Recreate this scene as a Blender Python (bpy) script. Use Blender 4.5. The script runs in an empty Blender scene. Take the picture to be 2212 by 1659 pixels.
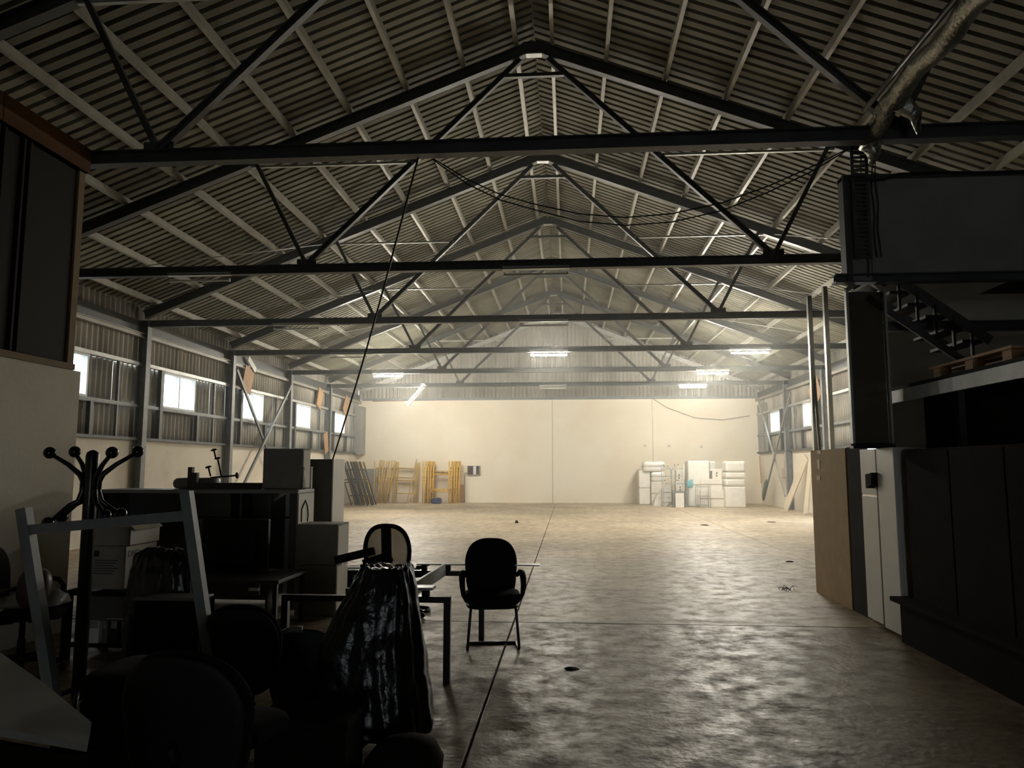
import bpy, bmesh, math, random
from mathutils import Vector, Matrix, noise as mnoise
random.seed(7)
SC = bpy.context.scene
COL = SC.collection
PI = math.pi
# ------------------------------------------------------------------ camera
FPX, CX, CY = 1620.0, 1106.0, 829.5
TH = math.atan((1008.0 - CY) / FPX)
PS = math.atan((1228.0 - CX) / FPX * math.cos(TH))
EYE = Vector((0, 0, 1.6))
cam = bpy.data.cameras.new('camera')
cam.sensor_width = 36.0
cam.lens = FPX / 2212.0 * 36.0
cam.clip_start = 0.05
cam.clip_end = 300
co = bpy.data.objects.new('camera', cam)
co.location = EYE
co.rotation_euler = (PI / 2 + TH, 0, PS)
COL.objects.link(co)
SC.camera = co
# ------------------------------------------------------------------ world (bright overcast day), exposure
SKY = 7.0
TUBE = 1080.0
HAZE = 0.0095
world = bpy.data.worlds.new('overcast sky')
SC.world = world
world.use_nodes = True
wn = world.node_tree.nodes
wn['Background'].inputs[0].default_value = (0.86, 0.94, 1.0, 1)
wn['Background'].inputs[1].default_value = SKY
SC.view_settings.view_transform = 'Standard'
SC.view_settings.look = 'None'
SC.view_settings.gamma = 1.0
SC.view_settings.use_curve_mapping = False
SC.view_settings.exposure = 0.2
SC.cycles.use_denoising = True
SC.cycles.max_bounces = 8
SC.cycles.diffuse_bounces = 5
SC.cycles.glossy_bounces = 3
SC.cycles.transmission_bounces = 4
SC.cycles.transparent_max_bounces = 8
SC.cycles.sample_clamp_indirect = 8.0
SC.cycles.caustics_reflective = False
SC.cycles.caustics_refractive = False
SC.cycles.use_light_tree = True


def portal(loc, rot, sx, sy):
    l = bpy.data.lights.new('daylight_portal', 'AREA')
    l.shape = 'RECTANGLE'
    l.size, l.size_y = sx, sy
    l.cycles.is_portal = True
    o = bpy.data.objects.new('daylight_portal', l)
    o.location = loc
    o.rotation_euler = rot
    COL.objects.link(o)


XL, XR, YB, YF = -9.6, 8.4, 33.8, -9.0      # inner faces of the side walls, back wall, wall behind the viewer
RIDGE = -0.51
SILL, WTOP = 2.19, 3.84                       # top of the masonry, top of the windows
WBOT = 2.98
WIN_L = [12.6 + 4.34 * k for k in range(5)]
WIN_R = [25.8, 30.15]
WIN_W = 1.6
DOOR = (20.6, 24.55, 2.12)                      # loading door in the right wall
for y in WIN_L:
    portal((XL - 0.06, y + WIN_W / 2, (WTOP + WBOT) / 2), (0, -PI / 2, 0), WTOP - WBOT, WIN_W)
for y in WIN_R:
    portal((XR + 0.06, y + WIN_W / 2, (WTOP + WBOT) / 2), (0, PI / 2, 0), WTOP - WBOT, WIN_W)
portal((XR + 0.3, (DOOR[0] + DOOR[1]) / 2, DOOR[2] / 2), (0, PI / 2, 0), DOOR[2], DOOR[1] - DOOR[0])

portal((1.5, YF - 0.1, 1.1), (-PI / 2, 0, 0), 1.6, 2.2)  # daylight through the added entrance behind the viewer

# ------------------------------------------------------------------ finding places from the measured view
_F0 = Vector((-math.sin(PS), math.cos(PS), 0))
_R = Vector((math.cos(PS), math.sin(PS), 0))
_Z = Vector((0, 0, 1))
_F = _F0 * math.cos(TH) + _Z * math.sin(TH)
_U = _Z * math.cos(TH) - _F0 * math.sin(TH)


def ray(x, y):
    return _F + _R * ((x - CX) / FPX) + _U * ((CY - y) / FPX)


def atY(x, y, Y):
    r = ray(x, y)
    return EYE + r * (Y / r.y)


def atX(x, y, X):
    r = ray(x, y)
    return EYE + r * (X / r.x)


def atZ(x, y, z=0.0):
    r = ray(x, y)
    return EYE + r * ((z - 1.6) / r.z)


# ------------------------------------------------------------------ materials
def mat(name, color, rough=0.6, metal=0.0, vary=0.12, scale=6.0, bump=0.0, bscale=40.0, spec=0.5, objvary=0.0,
        second=None, mix_lo=0.45, mix_hi=0.65, detail=6.0, stretch=(1, 1, 1), rough_vary=0.0, coords='Object'):
    m = bpy.data.materials.new(name)
    m.use_nodes = True
    nt = m.node_tree
    N, L = nt.nodes, nt.links
    b = N['Principled BSDF']
    b.inputs['Roughness'].default_value = rough
    b.inputs['Metallic'].default_value = metal
    b.inputs['Specular IOR Level'].default_value = spec
    tc = N.new('ShaderNodeTexCoord')
    mp = N.new('ShaderNodeMapping')
    mp.inputs['Scale'].default_value = stretch
    if coords == 'World':
        g = N.new('ShaderNodeNewGeometry')
        L.new(g.outputs['Position'], mp.inputs['Vector'])
    else:
        L.new(tc.outputs['Object'], mp.inputs['Vector'])
    nz = N.new('ShaderNodeTexNoise')
    nz.inputs['Scale'].default_value = scale
    nz.inputs['Detail'].default_value = detail
    nz.inputs['Roughness'].default_value = 0.6
    L.new(mp.outputs[0], nz.inputs['Vector'])
    rp = N.new('ShaderNodeValToRGB')
    c = color
    if second is None:
        lo = tuple(max(0, x * (1 - vary)) for x in c)
        hi = tuple(min(1, x * (1 + vary)) for x in c)
        rp.color_ramp.elements[0].position = 0.3
        rp.color_ramp.elements[1].position = 0.7
    else:
        lo, hi = second, c
        rp.color_ramp.elements[0].position = mix_lo
        rp.color_ramp.elements[1].position = mix_hi
    rp.color_ramp.elements[0].color = (*lo, 1)
    rp.color_ramp.elements[1].color = (*hi, 1)
    L.new(nz.outputs['Fac'], rp.inputs[0])
    out = rp.outputs[0]
    if objvary > 0:
        oi = N.new('ShaderNodeObjectInfo')
        mr = N.new('ShaderNodeMapRange')
        mr.inputs['To Min'].default_value = 1 - objvary
        mr.inputs['To Max'].default_value = 1 + objvary
        L.new(oi.outputs['Random'], mr.inputs['Value'])
        hv = N.new('ShaderNodeHueSaturation')
        L.new(mr.outputs[0], hv.inputs['Value'])
        L.new(out, hv.inputs['Color'])
        out = hv.outputs[0]
    L.new(out, b.inputs['Base Color'])
    if rough_vary > 0:
        mr = N.new('ShaderNodeMapRange')
        mr.inputs['From Min'].default_value = 0.3
        mr.inputs['From Max'].default_value = 0.7
        mr.inputs['To Min'].default_value = max(0.02, rough - rough_vary)
        mr.inputs['To Max'].default_value = min(1, rough + rough_vary)
        L.new(nz.outputs['Fac'], mr.inputs['Value'])
        L.new(mr.outputs[0], b.inputs['Roughness'])
    if bump > 0:
        n2 = N.new('ShaderNodeTexNoise')
        n2.inputs['Scale'].default_value = bscale
        n2.inputs['Detail'].default_value = 4
        L.new(mp.outputs[0], n2.inputs['Vector'])
        bp = N.new('ShaderNodeBump')
        bp.inputs['Strength'].default_value = bump
        bp.inputs['Distance'].default_value = 0.02
        L.new(n2.outputs['Fac'], bp.inputs['Height'])
        L.new(bp.outputs[0], b.inputs['Normal'])
    return m


def concrete(name, c1, c2, stain, bump, shine):
    m = mat(name, c1, rough=0.5, coords='World', scale=0.55, detail=9, spec=0.4 if bump < 0.2 else 0.26,
            second=c2, mix_lo=0.34, mix_hi=0.62)
    nt = m.node_tree
    N, L = nt.nodes, nt.links
    b = N['Principled BSDF']
    base = b.inputs['Base Color'].links[0].from_socket
    g = N.new('ShaderNodeNewGeometry')
    # brown stains and scuffs
    s = N.new('ShaderNodeTexNoise')
    s.inputs['Scale'].default_value = 4.6
    s.inputs['Detail'].default_value = 10
    s.inputs['Roughness'].default_value = 0.68
    L.new(g.outputs['Position'], s.inputs['Vector'])
    r = N.new('ShaderNodeValToRGB')
    r.color_ramp.elements[0].position = 0.36
    r.color_ramp.elements[1].position = 0.56
    r.color_ramp.elements[0].color = (*stain, 1)
    r.color_ramp.elements[1].color = (1, 1, 1, 1)
    L.new(s.outputs['Fac'], r.inputs[0])
    mx = N.new('ShaderNodeMix')
    mx.data_type = 'RGBA'
    mx.blend_type = 'MULTIPLY'
    mx.inputs[0].default_value = 0.75
    L.new(base, mx.inputs[6])
    L.new(r.outputs[0], mx.inputs[7])
    # small dark spots
    v = N.new('ShaderNodeTexNoise')
    v.inputs['Scale'].default_value = 9
    v.inputs['Detail'].default_value = 3
    L.new(g.outputs['Position'], v.inputs['Vector'])
    r2 = N.new('ShaderNodeValToRGB')
    r2.color_ramp.elements[0].position = 0.24
    r2.color_ramp.elements[1].position = 0.34
    r2.color_ramp.elements[0].color = (0.35, 0.3, 0.25, 1)
    r2.color_ramp.elements[1].color = (1, 1, 1, 1)
    L.new(v.outputs['Fac'], r2.inputs[0])
    m2 = N.new('ShaderNodeMix')
    m2.data_type = 'RGBA'
    m2.blend_type = 'MULTIPLY'
    m2.inputs[0].default_value = 0.8
    L.new(mx.outputs[2], m2.inputs[6])
    L.new(r2.outputs[0], m2.inputs[7])
    L.new(m2.outputs[2], b.inputs['Base Color'])
    mr = N.new('ShaderNodeMapRange')
    mr.inputs['From Min'].default_value = 0.35
    mr.inputs['From Max'].default_value = 0.62
    mr.inputs['To Min'].default_value = 0.66
    mr.inputs['To Max'].default_value = shine
    L.new(s.outputs['Fac'], mr.inputs['Value'])
    L.new(mr.outputs[0], b.inputs['Roughness'])
    n3 = N.new('ShaderNodeTexNoise')
    n3.inputs['Scale'].default_value = 19
    n3.inputs['Detail'].default_value = 8
    L.new(g.outputs['Position'], n3.inputs['Vector'])
    bp = N.new('ShaderNodeBump')
    bp.inputs['Strength'].default_value = bump
    bp.inputs['Distance'].default_value = 0.02
    L.new(n3.outputs['Fac'], bp.inputs['Height'])
    L.new(bp.outputs[0], b.inputs['Normal'])
    return m


def glow(name, color, strength):
    m = bpy.data.materials.new(name)
    m.use_nodes = True
    b = m.node_tree.nodes['Principled BSDF']
    b.inputs['Base Color'].default_value = (0.9, 0.9, 0.88, 1)
    b.inputs['Emission Color'].default_value = (*color, 1)
    b.inputs['Emission Strength'].default_value = strength
    return m


def pane_glass(name, tint=(0.92, 0.96, 0.97), rough=0.0, alpha=None):
    m = bpy.data.materials.new(name)
    m.use_nodes = True
    nt = m.node_tree
    N, L = nt.nodes, nt.links
    N.remove(N['Principled BSDF'])
    t = N.new('ShaderNodeBsdfTransparent')
    t.inputs[0].default_value = (*tint, 1)
    g = N.new('ShaderNodeBsdfGlossy')
    g.inputs['Roughness'].default_value = 0.04 + rough
    lw = N.new('ShaderNodeLayerWeight')
    lw.inputs[0].default_value = 0.5
    pw = N.new('ShaderNodeMath')
    pw.operation = 'POWER'
    pw.inputs[1].default_value = 4.0
    L.new(lw.outputs['Facing'], pw.inputs[0])
    f = N.new('ShaderNodeMath')
    f.operation = 'MULTIPLY_ADD'
    f.inputs[1].default_value = 0.45
    f.inputs[2].default_value = 0.04
    L.new(pw.outputs[0], f.inputs[0])
    mx = N.new('ShaderNodeMixShader')
    L.new(f.outputs[0], mx.inputs[0])
    L.new(t.outputs[0], mx.inputs[1])
    L.new(g.outputs[0], mx.inputs[2])
    L.new(mx.outputs[0], N['Material Output'].inputs[0])
    return m


M = dict(
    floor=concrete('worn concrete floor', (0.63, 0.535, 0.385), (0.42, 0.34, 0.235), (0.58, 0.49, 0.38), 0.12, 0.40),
    brownfloor=concrete('mottled brown concrete floor', (0.36, 0.285, 0.185), (0.20, 0.145, 0.085), (0.30, 0.23, 0.16), 0.38, 0.33),  # darker, browner mottled concrete for the near slabs
    joint=mat('dark joint filler', (0.07, 0.06, 0.05), 0.9, coords='World'),
    plaster=mat('stained cream plaster', (0.74, 0.68, 0.57), 0.85, coords='World', scale=0.7, second=(0.60, 0.53, 0.42),
                mix_lo=0.30, mix_hi=0.52, detail=9, bump=0.15, bscale=25),
    backplaster=mat('cream painted back wall', (0.84, 0.78, 0.645), 0.85, coords='World', scale=0.35, second=(0.78, 0.69, 0.54),
                    mix_lo=0.32, mix_hi=0.56, detail=8, bump=0.1, bscale=25),
    greyplaster=mat('grey plaster', (0.30, 0.295, 0.27), 0.85, coords='World', scale=1.2, vary=0.2, bump=0.12, bscale=20),
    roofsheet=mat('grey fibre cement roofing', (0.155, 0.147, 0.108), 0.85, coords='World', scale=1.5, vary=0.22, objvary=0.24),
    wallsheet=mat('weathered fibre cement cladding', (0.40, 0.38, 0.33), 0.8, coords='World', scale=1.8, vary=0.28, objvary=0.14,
                  stretch=(1, 1, 0.25)),
    gable=mat('grey gable cladding', (0.36, 0.35, 0.31), 0.8, coords='World', scale=1.5, vary=0.2, objvary=0.1, stretch=(1, 1, 0.3)),
    steel=mat('dark painted steel', (0.065, 0.068, 0.066), 0.5, vary=0.25, scale=5, spec=0.5),
    purlin=mat('pale galvanised purlin', (0.33, 0.32, 0.275), 0.5, vary=0.15, scale=3, metal=0.15),
    palesteel=mat('pale grey steel', (0.45, 0.46, 0.43), 0.45, vary=0.15, scale=4, metal=0.3),
    greysteel=mat('blue grey painted steel', (0.20, 0.215, 0.22), 0.5, vary=0.2, scale=5),
    chrome=mat('chromed steel', (0.6, 0.6, 0.58), 0.22, metal=1.0, vary=0.1),
    frame=mat('white aluminium frame', (0.72, 0.72, 0.70), 0.5, vary=0.05),
    glass=pane_glass('window glass'),
    housing=mat('white enamel lamp housing', (0.62, 0.62, 0.57), 0.45, vary=0.06),
    tube_on=glow('lit fluorescent tube', (1.0, 0.937, 0.805), TUBE),
    tube_off=mat('unlit fluorescent tube', (0.8, 0.8, 0.77), 0.3, vary=0.03),
    blackmetal=mat('black enamelled metal', (0.012, 0.012, 0.012), 0.3, vary=0.2, scale=8),
    blackgloss=mat('glossy black plastic', (0.012, 0.012, 0.013), 0.12, vary=0.1),
    blackmatte=mat('matte black plastic', (0.010, 0.010, 0.010), 0.6, spec=0.3, vary=0.2),
    fabric=mat('black woven upholstery', (0.011, 0.011, 0.012), 0.95, vary=0.3, scale=60, bump=0.3, bscale=300, spec=0.2),
    darkfabric=mat('dark brown upholstery', (0.02, 0.017, 0.014), 0.95, vary=0.3, scale=50, bump=0.3, bscale=250, spec=0.2),
    mesh=pane_glass('grey chair mesh', (0.33, 0.31, 0.28), 0.5),
    bag=mat('black polythene', (0.008, 0.008, 0.008), 0.30, vary=0.1, bump=0.6, bscale=13, spec=0.5),
    carton=mat('brown corrugated cardboard', (0.36, 0.27, 0.17), 0.85, vary=0.12, scale=3, bump=0.05),
    cartongrey=mat('dull grey brown cardboard', (0.33, 0.31, 0.27), 0.85, vary=0.12, scale=4),
    cartonwhite=mat('white cardboard', (0.78, 0.75, 0.68), 0.8, vary=0.06, scale=4),
    tape=mat('beige parcel tape', (0.45, 0.40, 0.31), 0.35, vary=0.1),
    wrap=mat('white stretch film wrapping', (0.80, 0.78, 0.72), 0.35, vary=0.06, scale=5, bump=0.5, bscale=7),
    ink=mat('black print', (0.02, 0.02, 0.02), 0.7),
    greylam=mat('grey laminate', (0.27, 0.27, 0.25), 0.4, vary=0.06, scale=8),
    darklam=mat('dark grey laminate', (0.10, 0.098, 0.09), 0.5, vary=0.12, scale=6),
    palelam=mat('pale laminate', (0.55, 0.52, 0.44), 0.45, vary=0.06, scale=6),
    whitelam=mat('white lacquered sheet', (0.72, 0.71, 0.66), 0.35, vary=0.04, scale=5),
    brownboard=mat('brown hardboard', (0.42, 0.29, 0.15), 0.75, vary=0.1, scale=5),
    darkboard=mat('blackened board', (0.022, 0.02, 0.018), 0.85, spec=0.15, vary=0.2, scale=4),
    blackwood=mat('black brown stained wood', (0.012, 0.010, 0.008), 0.9, spec=0.08, vary=0.2, scale=4),
    plywood=mat('orange brown plywood', (0.48, 0.29, 0.15), 0.7, vary=0.15, scale=4, stretch=(1, 1, 6)),
    paleplank=mat('pale raw wooden plank', (0.66, 0.58, 0.44), 0.75, vary=0.15, scale=5, stretch=(6, 6, 0.6)),
    yellow=mat('worn yellow scaffold paint', (0.74, 0.46, 0.07), 0.55, vary=0.3, scale=5, second=(0.40, 0.24, 0.06), mix_lo=0.3, mix_hi=0.55),
    yellowpale=mat('faded ochre scaffold paint', (0.60, 0.40, 0.12), 0.6, vary=0.2, scale=6, second=(0.38, 0.24, 0.09), mix_lo=0.3, mix_hi=0.55),
    scafdark=mat('blackened scaffold steel', (0.035, 0.035, 0.033), 0.45, vary=0.3, scale=7),
    orange=mat('orange brown painted fascia', (0.10, 0.038, 0.005), 0.75, spec=0.2, vary=0.15, scale=4),
    contdark=mat('dark brown cabin panel', (0.018, 0.015, 0.011), 0.7, spec=0.12, vary=0.15, scale=2),
    contedge=mat('tan cabin edge', (0.22, 0.15, 0.08), 0.7, spec=0.2, vary=0.12),
    foil=mat('crinkled silver foil', (0.55, 0.54, 0.48), 0.3, metal=0.9, vary=0.3, scale=25, bump=0.8, bscale=28),
    cable=mat('black cable', (0.012, 0.012, 0.012), 0.6),
    red=mat('dark red pipe', (0.30, 0.07, 0.045), 0.5),
    teal=mat('teal plastic', (0.18, 0.42, 0.45), 0.4, vary=0.1),
    green=mat('dull green fabric', (0.13, 0.17, 0.125), 0.8, vary=0.2, scale=10),
    blue=mat('navy cloth', (0.02, 0.03, 0.09), 0.9, vary=0.3, scale=9),
    maroon=mat('maroon panel', (0.05, 0.02, 0.018), 0.4, vary=0.3, scale=5),
    smoked=pane_glass('smoked glass', (0.8, 0.78, 0.74), 0.03),
    clear=pane_glass('clear film', (0.75, 0.75, 0.72), 0.1),
    ground=mat('pale asphalt outside', (0.42, 0.41, 0.39), 0.9, coords='World'),
    backdark=mat('dark brown end wall', (0.05, 0.045, 0.04), 0.9, coords='World'),
    greyfilm=mat('crumpled grey plastic', (0.33, 0.32, 0.30), 0.3, vary=0.2, scale=10, bump=0.6, bscale=14),
)

# ------------------------------------------------------------------ mesh builder


class MB:
    def __init__(self):
        self.v, self.f, self.s = [], [], []

    def add(self, vs, fs, smooth=False):
        n = len(self.v)
        self.v += [Vector(p) for p in vs]
        self.f += [tuple(i + n for i in f) for f in fs]
        self.s += [smooth] * len(fs)
        return self

    def box(self, x0, x1, y0, y1, z0, z1, mtx=None, bevel=0.0):
        if bevel > 0:
            bm = bmesh.new()
            bmesh.ops.create_cube(bm, size=1)
            for v in bm.verts:
                v.co = Vector(((x0 + x1) / 2 + v.co.x * (x1 - x0), (y0 + y1) / 2 + v.co.y * (y1 - y0), (z0 + z1) / 2 + v.co.z * (z1 - z0)))
            bmesh.ops.bevel(bm, geom=list(bm.edges), offset=bevel, segments=2, affect='EDGES', profile=0.5)
            bm.verts.index_update()
            vs = [v.co.copy() for v in bm.verts]
            fs = [[v.index for v in f.verts] for f in bm.faces]
            bm.free()
        else:
            vs = [Vector(p) for p in ((x0, y0, z0), (x1, y0, z0), (x1, y1, z0), (x0, y1, z0), (x0, y0, z1), (x1, y0, z1), (x1, y1, z1), (x0, y1, z1))]
            fs = [(0, 3, 2, 1), (4, 5, 6, 7), (0, 1, 5, 4), (1, 2, 6, 5), (2, 3, 7, 6), (3, 0, 4, 7)]
        if mtx is not None:
            vs = [mtx @ p for p in vs]
        return self.add(vs, fs)

    def prism(self, p0, p1, prof, side=None, smooth=False):
        """sweep a closed 2D profile straight from p0 to p1; profile u is sideways, v is upward"""
        p0, p1 = Vector(p0), Vector(p1)
        d = (p1 - p0).normalized()
        if side is None:
            side = d.cross(_Z)
            if side.length < 1e-4:
                side = Vector((1, 0, 0))
        side = Vector(side)
        side = (side - d * side.dot(d)).normalized()
        up = side.cross(d).normalized()
        n = len(prof)
        vs = [p0 + side * u + up * v for u, v in prof] + [p1 + side * u + up * v for u, v in prof]
        fs = [(i, (i + 1) % n, n + (i + 1) % n, n + i) for i in range(n)]
        self.add(vs, fs, smooth)
        k = len(self.v) - 2 * n
        self.f += [tuple(k + i for i in range(n - 1, -1, -1)), tuple(k + n + i for i in range(n))]
        self.s += [False, False]
        return self

    def bar(self, p0, p1, w, h, side=None):
        return self.prism(p0, p1, [(-w / 2, -h / 2), (w / 2, -h / 2), (w / 2, h / 2), (-w / 2, h / 2)], side)

    def ibeam(self, p0, p1, w, h, t=0.014, side=None):
        a, b, c = w / 2, h / 2, t / 2
        return self.prism(p0, p1, [(-a, -b), (a, -b), (a, -b + t), (c, -b + t), (c, b - t), (a, b - t), (a, b), (-a, b),
                                   (-a, b - t), (-c, b - t), (-c, -b + t), (-a, -b + t)], side)

    def angle(self, p0, p1, w, t=0.01, side=None):
        return self.prism(p0, p1, [(0, 0), (w, 0), (w, t), (t, t), (t, w), (0, w)], side)

    def cchan(self, p0, p1, w, h, t=0.012, side=None):
        return self.prism(p0, p1, [(0, 0), (w, 0), (w, t), (t, t), (t, h - t), (w, h - t), (w, h), (0, h)], side)

    def tube(self, pts, r, n=8, caps=True, closed=False):
        pts = [Vector(p) for p in pts]
        m = len(pts)
        rs = r if isinstance(r, (list, tuple)) else [r] * m
        up = None
        vs = []
        for i, p in enumerate(pts):
            a = pts[i - 1] if (i > 0 or closed) else p
            b = pts[(i + 1) % m] if (i < m - 1 or closed) else p
            d = (b - a).normalized()
            if up is None:
                up = d.cross(_Z)
                if up.length < 0.05:
                    up = d.cross(Vector((1, 0, 0)))
                up.normalize()
            up = (up - d * up.dot(d)).normalized()
            w = d.cross(up)
            for k in range(n):
                t = 2 * PI * k / n
                vs.append(p + (up * math.cos(t) + w * math.sin(t)) * rs[i])
        fs = []
        for i in range(m if closed else m - 1):
            j = (i + 1) % m
            for k in range(n):
                l = (k + 1) % n
                fs.append((i * n + k, i * n + l, j * n + l, j * n + k))
        self.add(vs, fs, True)
        if caps and not closed:
            k = len(self.v) - m * n
            self.f += [tuple(k + i for i in range(n - 1, -1, -1)), tuple(k + (m - 1) * n + i for i in range(n))]
            self.s += [False, False]
        return self

    def lathe(self, prof, c=(0, 0, 0), n=16, mtx=None):
        c = Vector(c)
        vs, fs = [], []
        for r, z in prof:
            for k in range(n):
                t = 2 * PI * k / n
                p = Vector((r * math.cos(t), r * math.sin(t), z))
                if mtx is not None:
                    p = mtx @ p
                vs.append(c + p)
        m = len(prof)
        for i in range(m - 1):
            for k in range(n):
                l = (k + 1) % n
                fs.append((i * n + k, i * n + l, (i + 1) * n + l, (i + 1) * n + k))
        self.add(vs, fs, True)
        k = len(self.v) - m * n
        self.f += [tuple(k + i for i in range(n - 1, -1, -1)), tuple(k + (m - 1) * n + i for i in range(n))]
        self.s += [True, True]
        return self

    def ball(self, c, r, n=14):
        prof = [(max(0.0005, r * math.sin(PI * i / 8)), -r * math.cos(PI * i / 8)) for i in range(9)]
        return self.lathe(prof, c, n)

    def pad(self, outline, t, o, u, v, w, curve=0.0, curve_v=0.0):
        """cushion: 2D outline (u,v) thickened by t along w with rounded rim; curve bends it along w"""
        o, u, v, w = Vector(o), Vector(u), Vector(v), Vector(w)
        n = len(outline)
        cu = sum(p[0] for p in outline) / n
        cv = sum(p[1] for p in outline) / n
        lay = [(-0.5, 0.0), (-0.5, 0.55), (-0.46, 0.86), (-0.3, 0.96), (0.0, 1.0), (0.3, 0.96), (0.46, 0.86), (0.5, 0.55), (0.5, 0.0)]
        vs, fs = [], []
        rings = []
        for d, s in lay:
            if s == 0:
                rings.append([len(vs)])
                pp = [(cu, cv)]
            else:
                rings.append([len(vs) + i for i in range(n)])
                pp = [(cu + (a - cu) * s, cv + (b - cv) * s) for a, b in outline]
            for a, b in pp:
                off = d * t + curve * (a - cu) ** 2 + curve_v * (b - cv) ** 2
                vs.append(o + u * a + v * b + w * off)
        for i in range(len(rings) - 1):
            A, B = rings[i], rings[i + 1]
            for k in range(n):
                l = (k + 1) % n
                if len(A) == 1:
                    fs.append((A[0], B[l], B[k]))
                elif len(B) == 1:
                    fs.append((A[k], A[l], B[0]))
                else:
                    fs.append((A[k], A[l], B[l], B[k]))
        return self.add(vs, fs, True)

    def mesh(self, name, m):
        me = bpy.data.meshes.new(name)
        me.from_pydata([tuple(p) for p in self.v], [], self.f)
        me.materials.append(m)
        me.polygons.foreach_set('use_smooth', self.s)
        bm = bmesh.new()
        bm.from_mesh(me)
        bmesh.ops.recalc_face_normals(bm, faces=bm.faces)
        bm.to_mesh(me)
        bm.free()
        me.update()
        return me


def superell(w, h, n=28, e=2.6, e2=None, cx=0.0, cy=0.0):
    out = []
    for k in range(n):
        t = 2 * PI * k / n
        c, s = math.cos(t), math.sin(t)
        ee = e if (s >= 0 or e2 is None) else e2
        out.append((cx + w / 2 * math.copysign(abs(c) ** (2 / ee), c), cy + h / 2 * math.copysign(abs(s) ** (2 / ee), s)))
    return out


def tag(o, label, cat, group=None):
    o['label'] = label
    o['category'] = cat
    if group:
        o['group'] = group
    return o


def thing(name, label, cat, loc=(0, 0, 0), rz=0.0, group=None):
    o = bpy.data.objects.new(name, None)
    o.empty_display_size = 0.1
    o.location = loc
    o.rotation_euler = (0, 0, rz)
    COL.objects.link(o)
    return tag(o, label, cat, group)


def base_of(o):
    p = Vector((0, 0, 0))
    while o is not None:
        p += o.location
        o = o.parent
    return p


def part(parent, name, mb, m, local=False, label=None):
    """one mesh object under its thing; mb holds world coordinates unless local"""
    if not local and parent is not None:
        b = base_of(parent)
        mb.v = [p - b for p in mb.v]
    o = bpy.data.objects.new(name, mb.mesh(name, m))
    COL.objects.link(o)
    if parent is not None:
        o.parent = parent
    if label:
        o['label'] = label
    return o


def share(parent, name, me, loc, rot=(0, 0, 0), scale=(1, 1, 1)):
    o = bpy.data.objects.new(name, me)
    COL.objects.link(o)
    if parent is not None:
        o.parent = parent
        loc = Vector(loc) - base_of(parent)
    o.location = loc
    o.rotation_euler = rot
    o.scale = scale
    return o


def struct(name, mb, m):
    o = part(None, name, mb, m)
    o['kind'] = 'structure'
    return o


def single(name, mb, m, label, cat, group=None, base=None):
    b = Vector(base) if base is not None else Vector((sum(p.x for p in mb.v) / len(mb.v), sum(p.y for p in mb.v) / len(mb.v), min(p.z for p in mb.v)))
    mb.v = [p - b for p in mb.v]
    o = bpy.data.objects.new(name, mb.mesh(name, m))
    o.location = b
    COL.objects.link(o)
    return tag(o, label, cat, group)


def dup(root, loc=None, rz=None, label=None, group=None):
    r = root.copy()
    COL.objects.link(r)
    if loc is not None:
        r.location = loc
    if rz is not None:
        r.rotation_euler = (0, 0, rz)
    if label:
        r['label'] = label
    if group:
        r['group'] = group
    for ch in list(root.children):
        c = ch.copy()
        COL.objects.link(c)
        c.parent = r
        for g in list(ch.children):
            d = g.copy()
            COL.objects.link(d)
            d.parent = c
    return r


def words(parent, text, m, size, loc, rot, name='lettering', align='CENTER'):
    cu = bpy.data.curves.new(name, 'FONT')
    cu.body = text
    cu.size = size
    cu.extrude = 0.0008
    cu.align_x = align
    cu.align_y = 'CENTER'
    t = bpy.data.objects.new('tmp', cu)
    me = bpy.data.meshes.new_from_object(t)
    bpy.data.objects.remove(t)
    me.materials.append(m)
    o = bpy.data.objects.new(name, me)
    COL.objects.link(o)
    o.parent = parent
    o.location = Vector(loc) - base_of(parent)
    o.rotation_euler = rot
    return o


# ================================================================== THE BUILDING
# ---- floor: big cast slabs with recessed joints
JX = [XL - 0.2, -5.24, -0.58, 4.08, XR + 0.2]
JY = [YF - 0.3, -1.13, 7.97, 17.07, 26.2, YB + 0.2]
fl = struct('floor', MB().box(JX[0], JX[-1], JY[0], JY[-1], -0.3, -0.02), M['joint'])
for i in range(4):
    for j in range(5):
        g = 0.008
        part(fl, 'slab', MB().box(JX[i] + g, JX[i + 1] - g, JY[j] + g, JY[j + 1] - g, -0.1, 0.0, bevel=0.006), M['brownfloor'] if j < 2 else M['floor'])
struct('ground', MB().box(XL - 40, XL - 0.35, -40, 80, -0.4, -0.1).box(XR + 0.35, XR + 40, -40, 80, -0.4, -0.1), M['ground'])

# ---- roof
SLOPE = 0.3846
UZ = 8.36           # underside of the rafters at the ridge


def under(x):
    return UZ - SLOPE * abs(x - RIDGE)


RT = 0.2035
ROOF = UZ + RT + 0.13


def roof(x):
    return ROOF - SLOPE * abs(x - RIDGE)


PITCH = 0.177
AMP = 0.034


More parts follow.
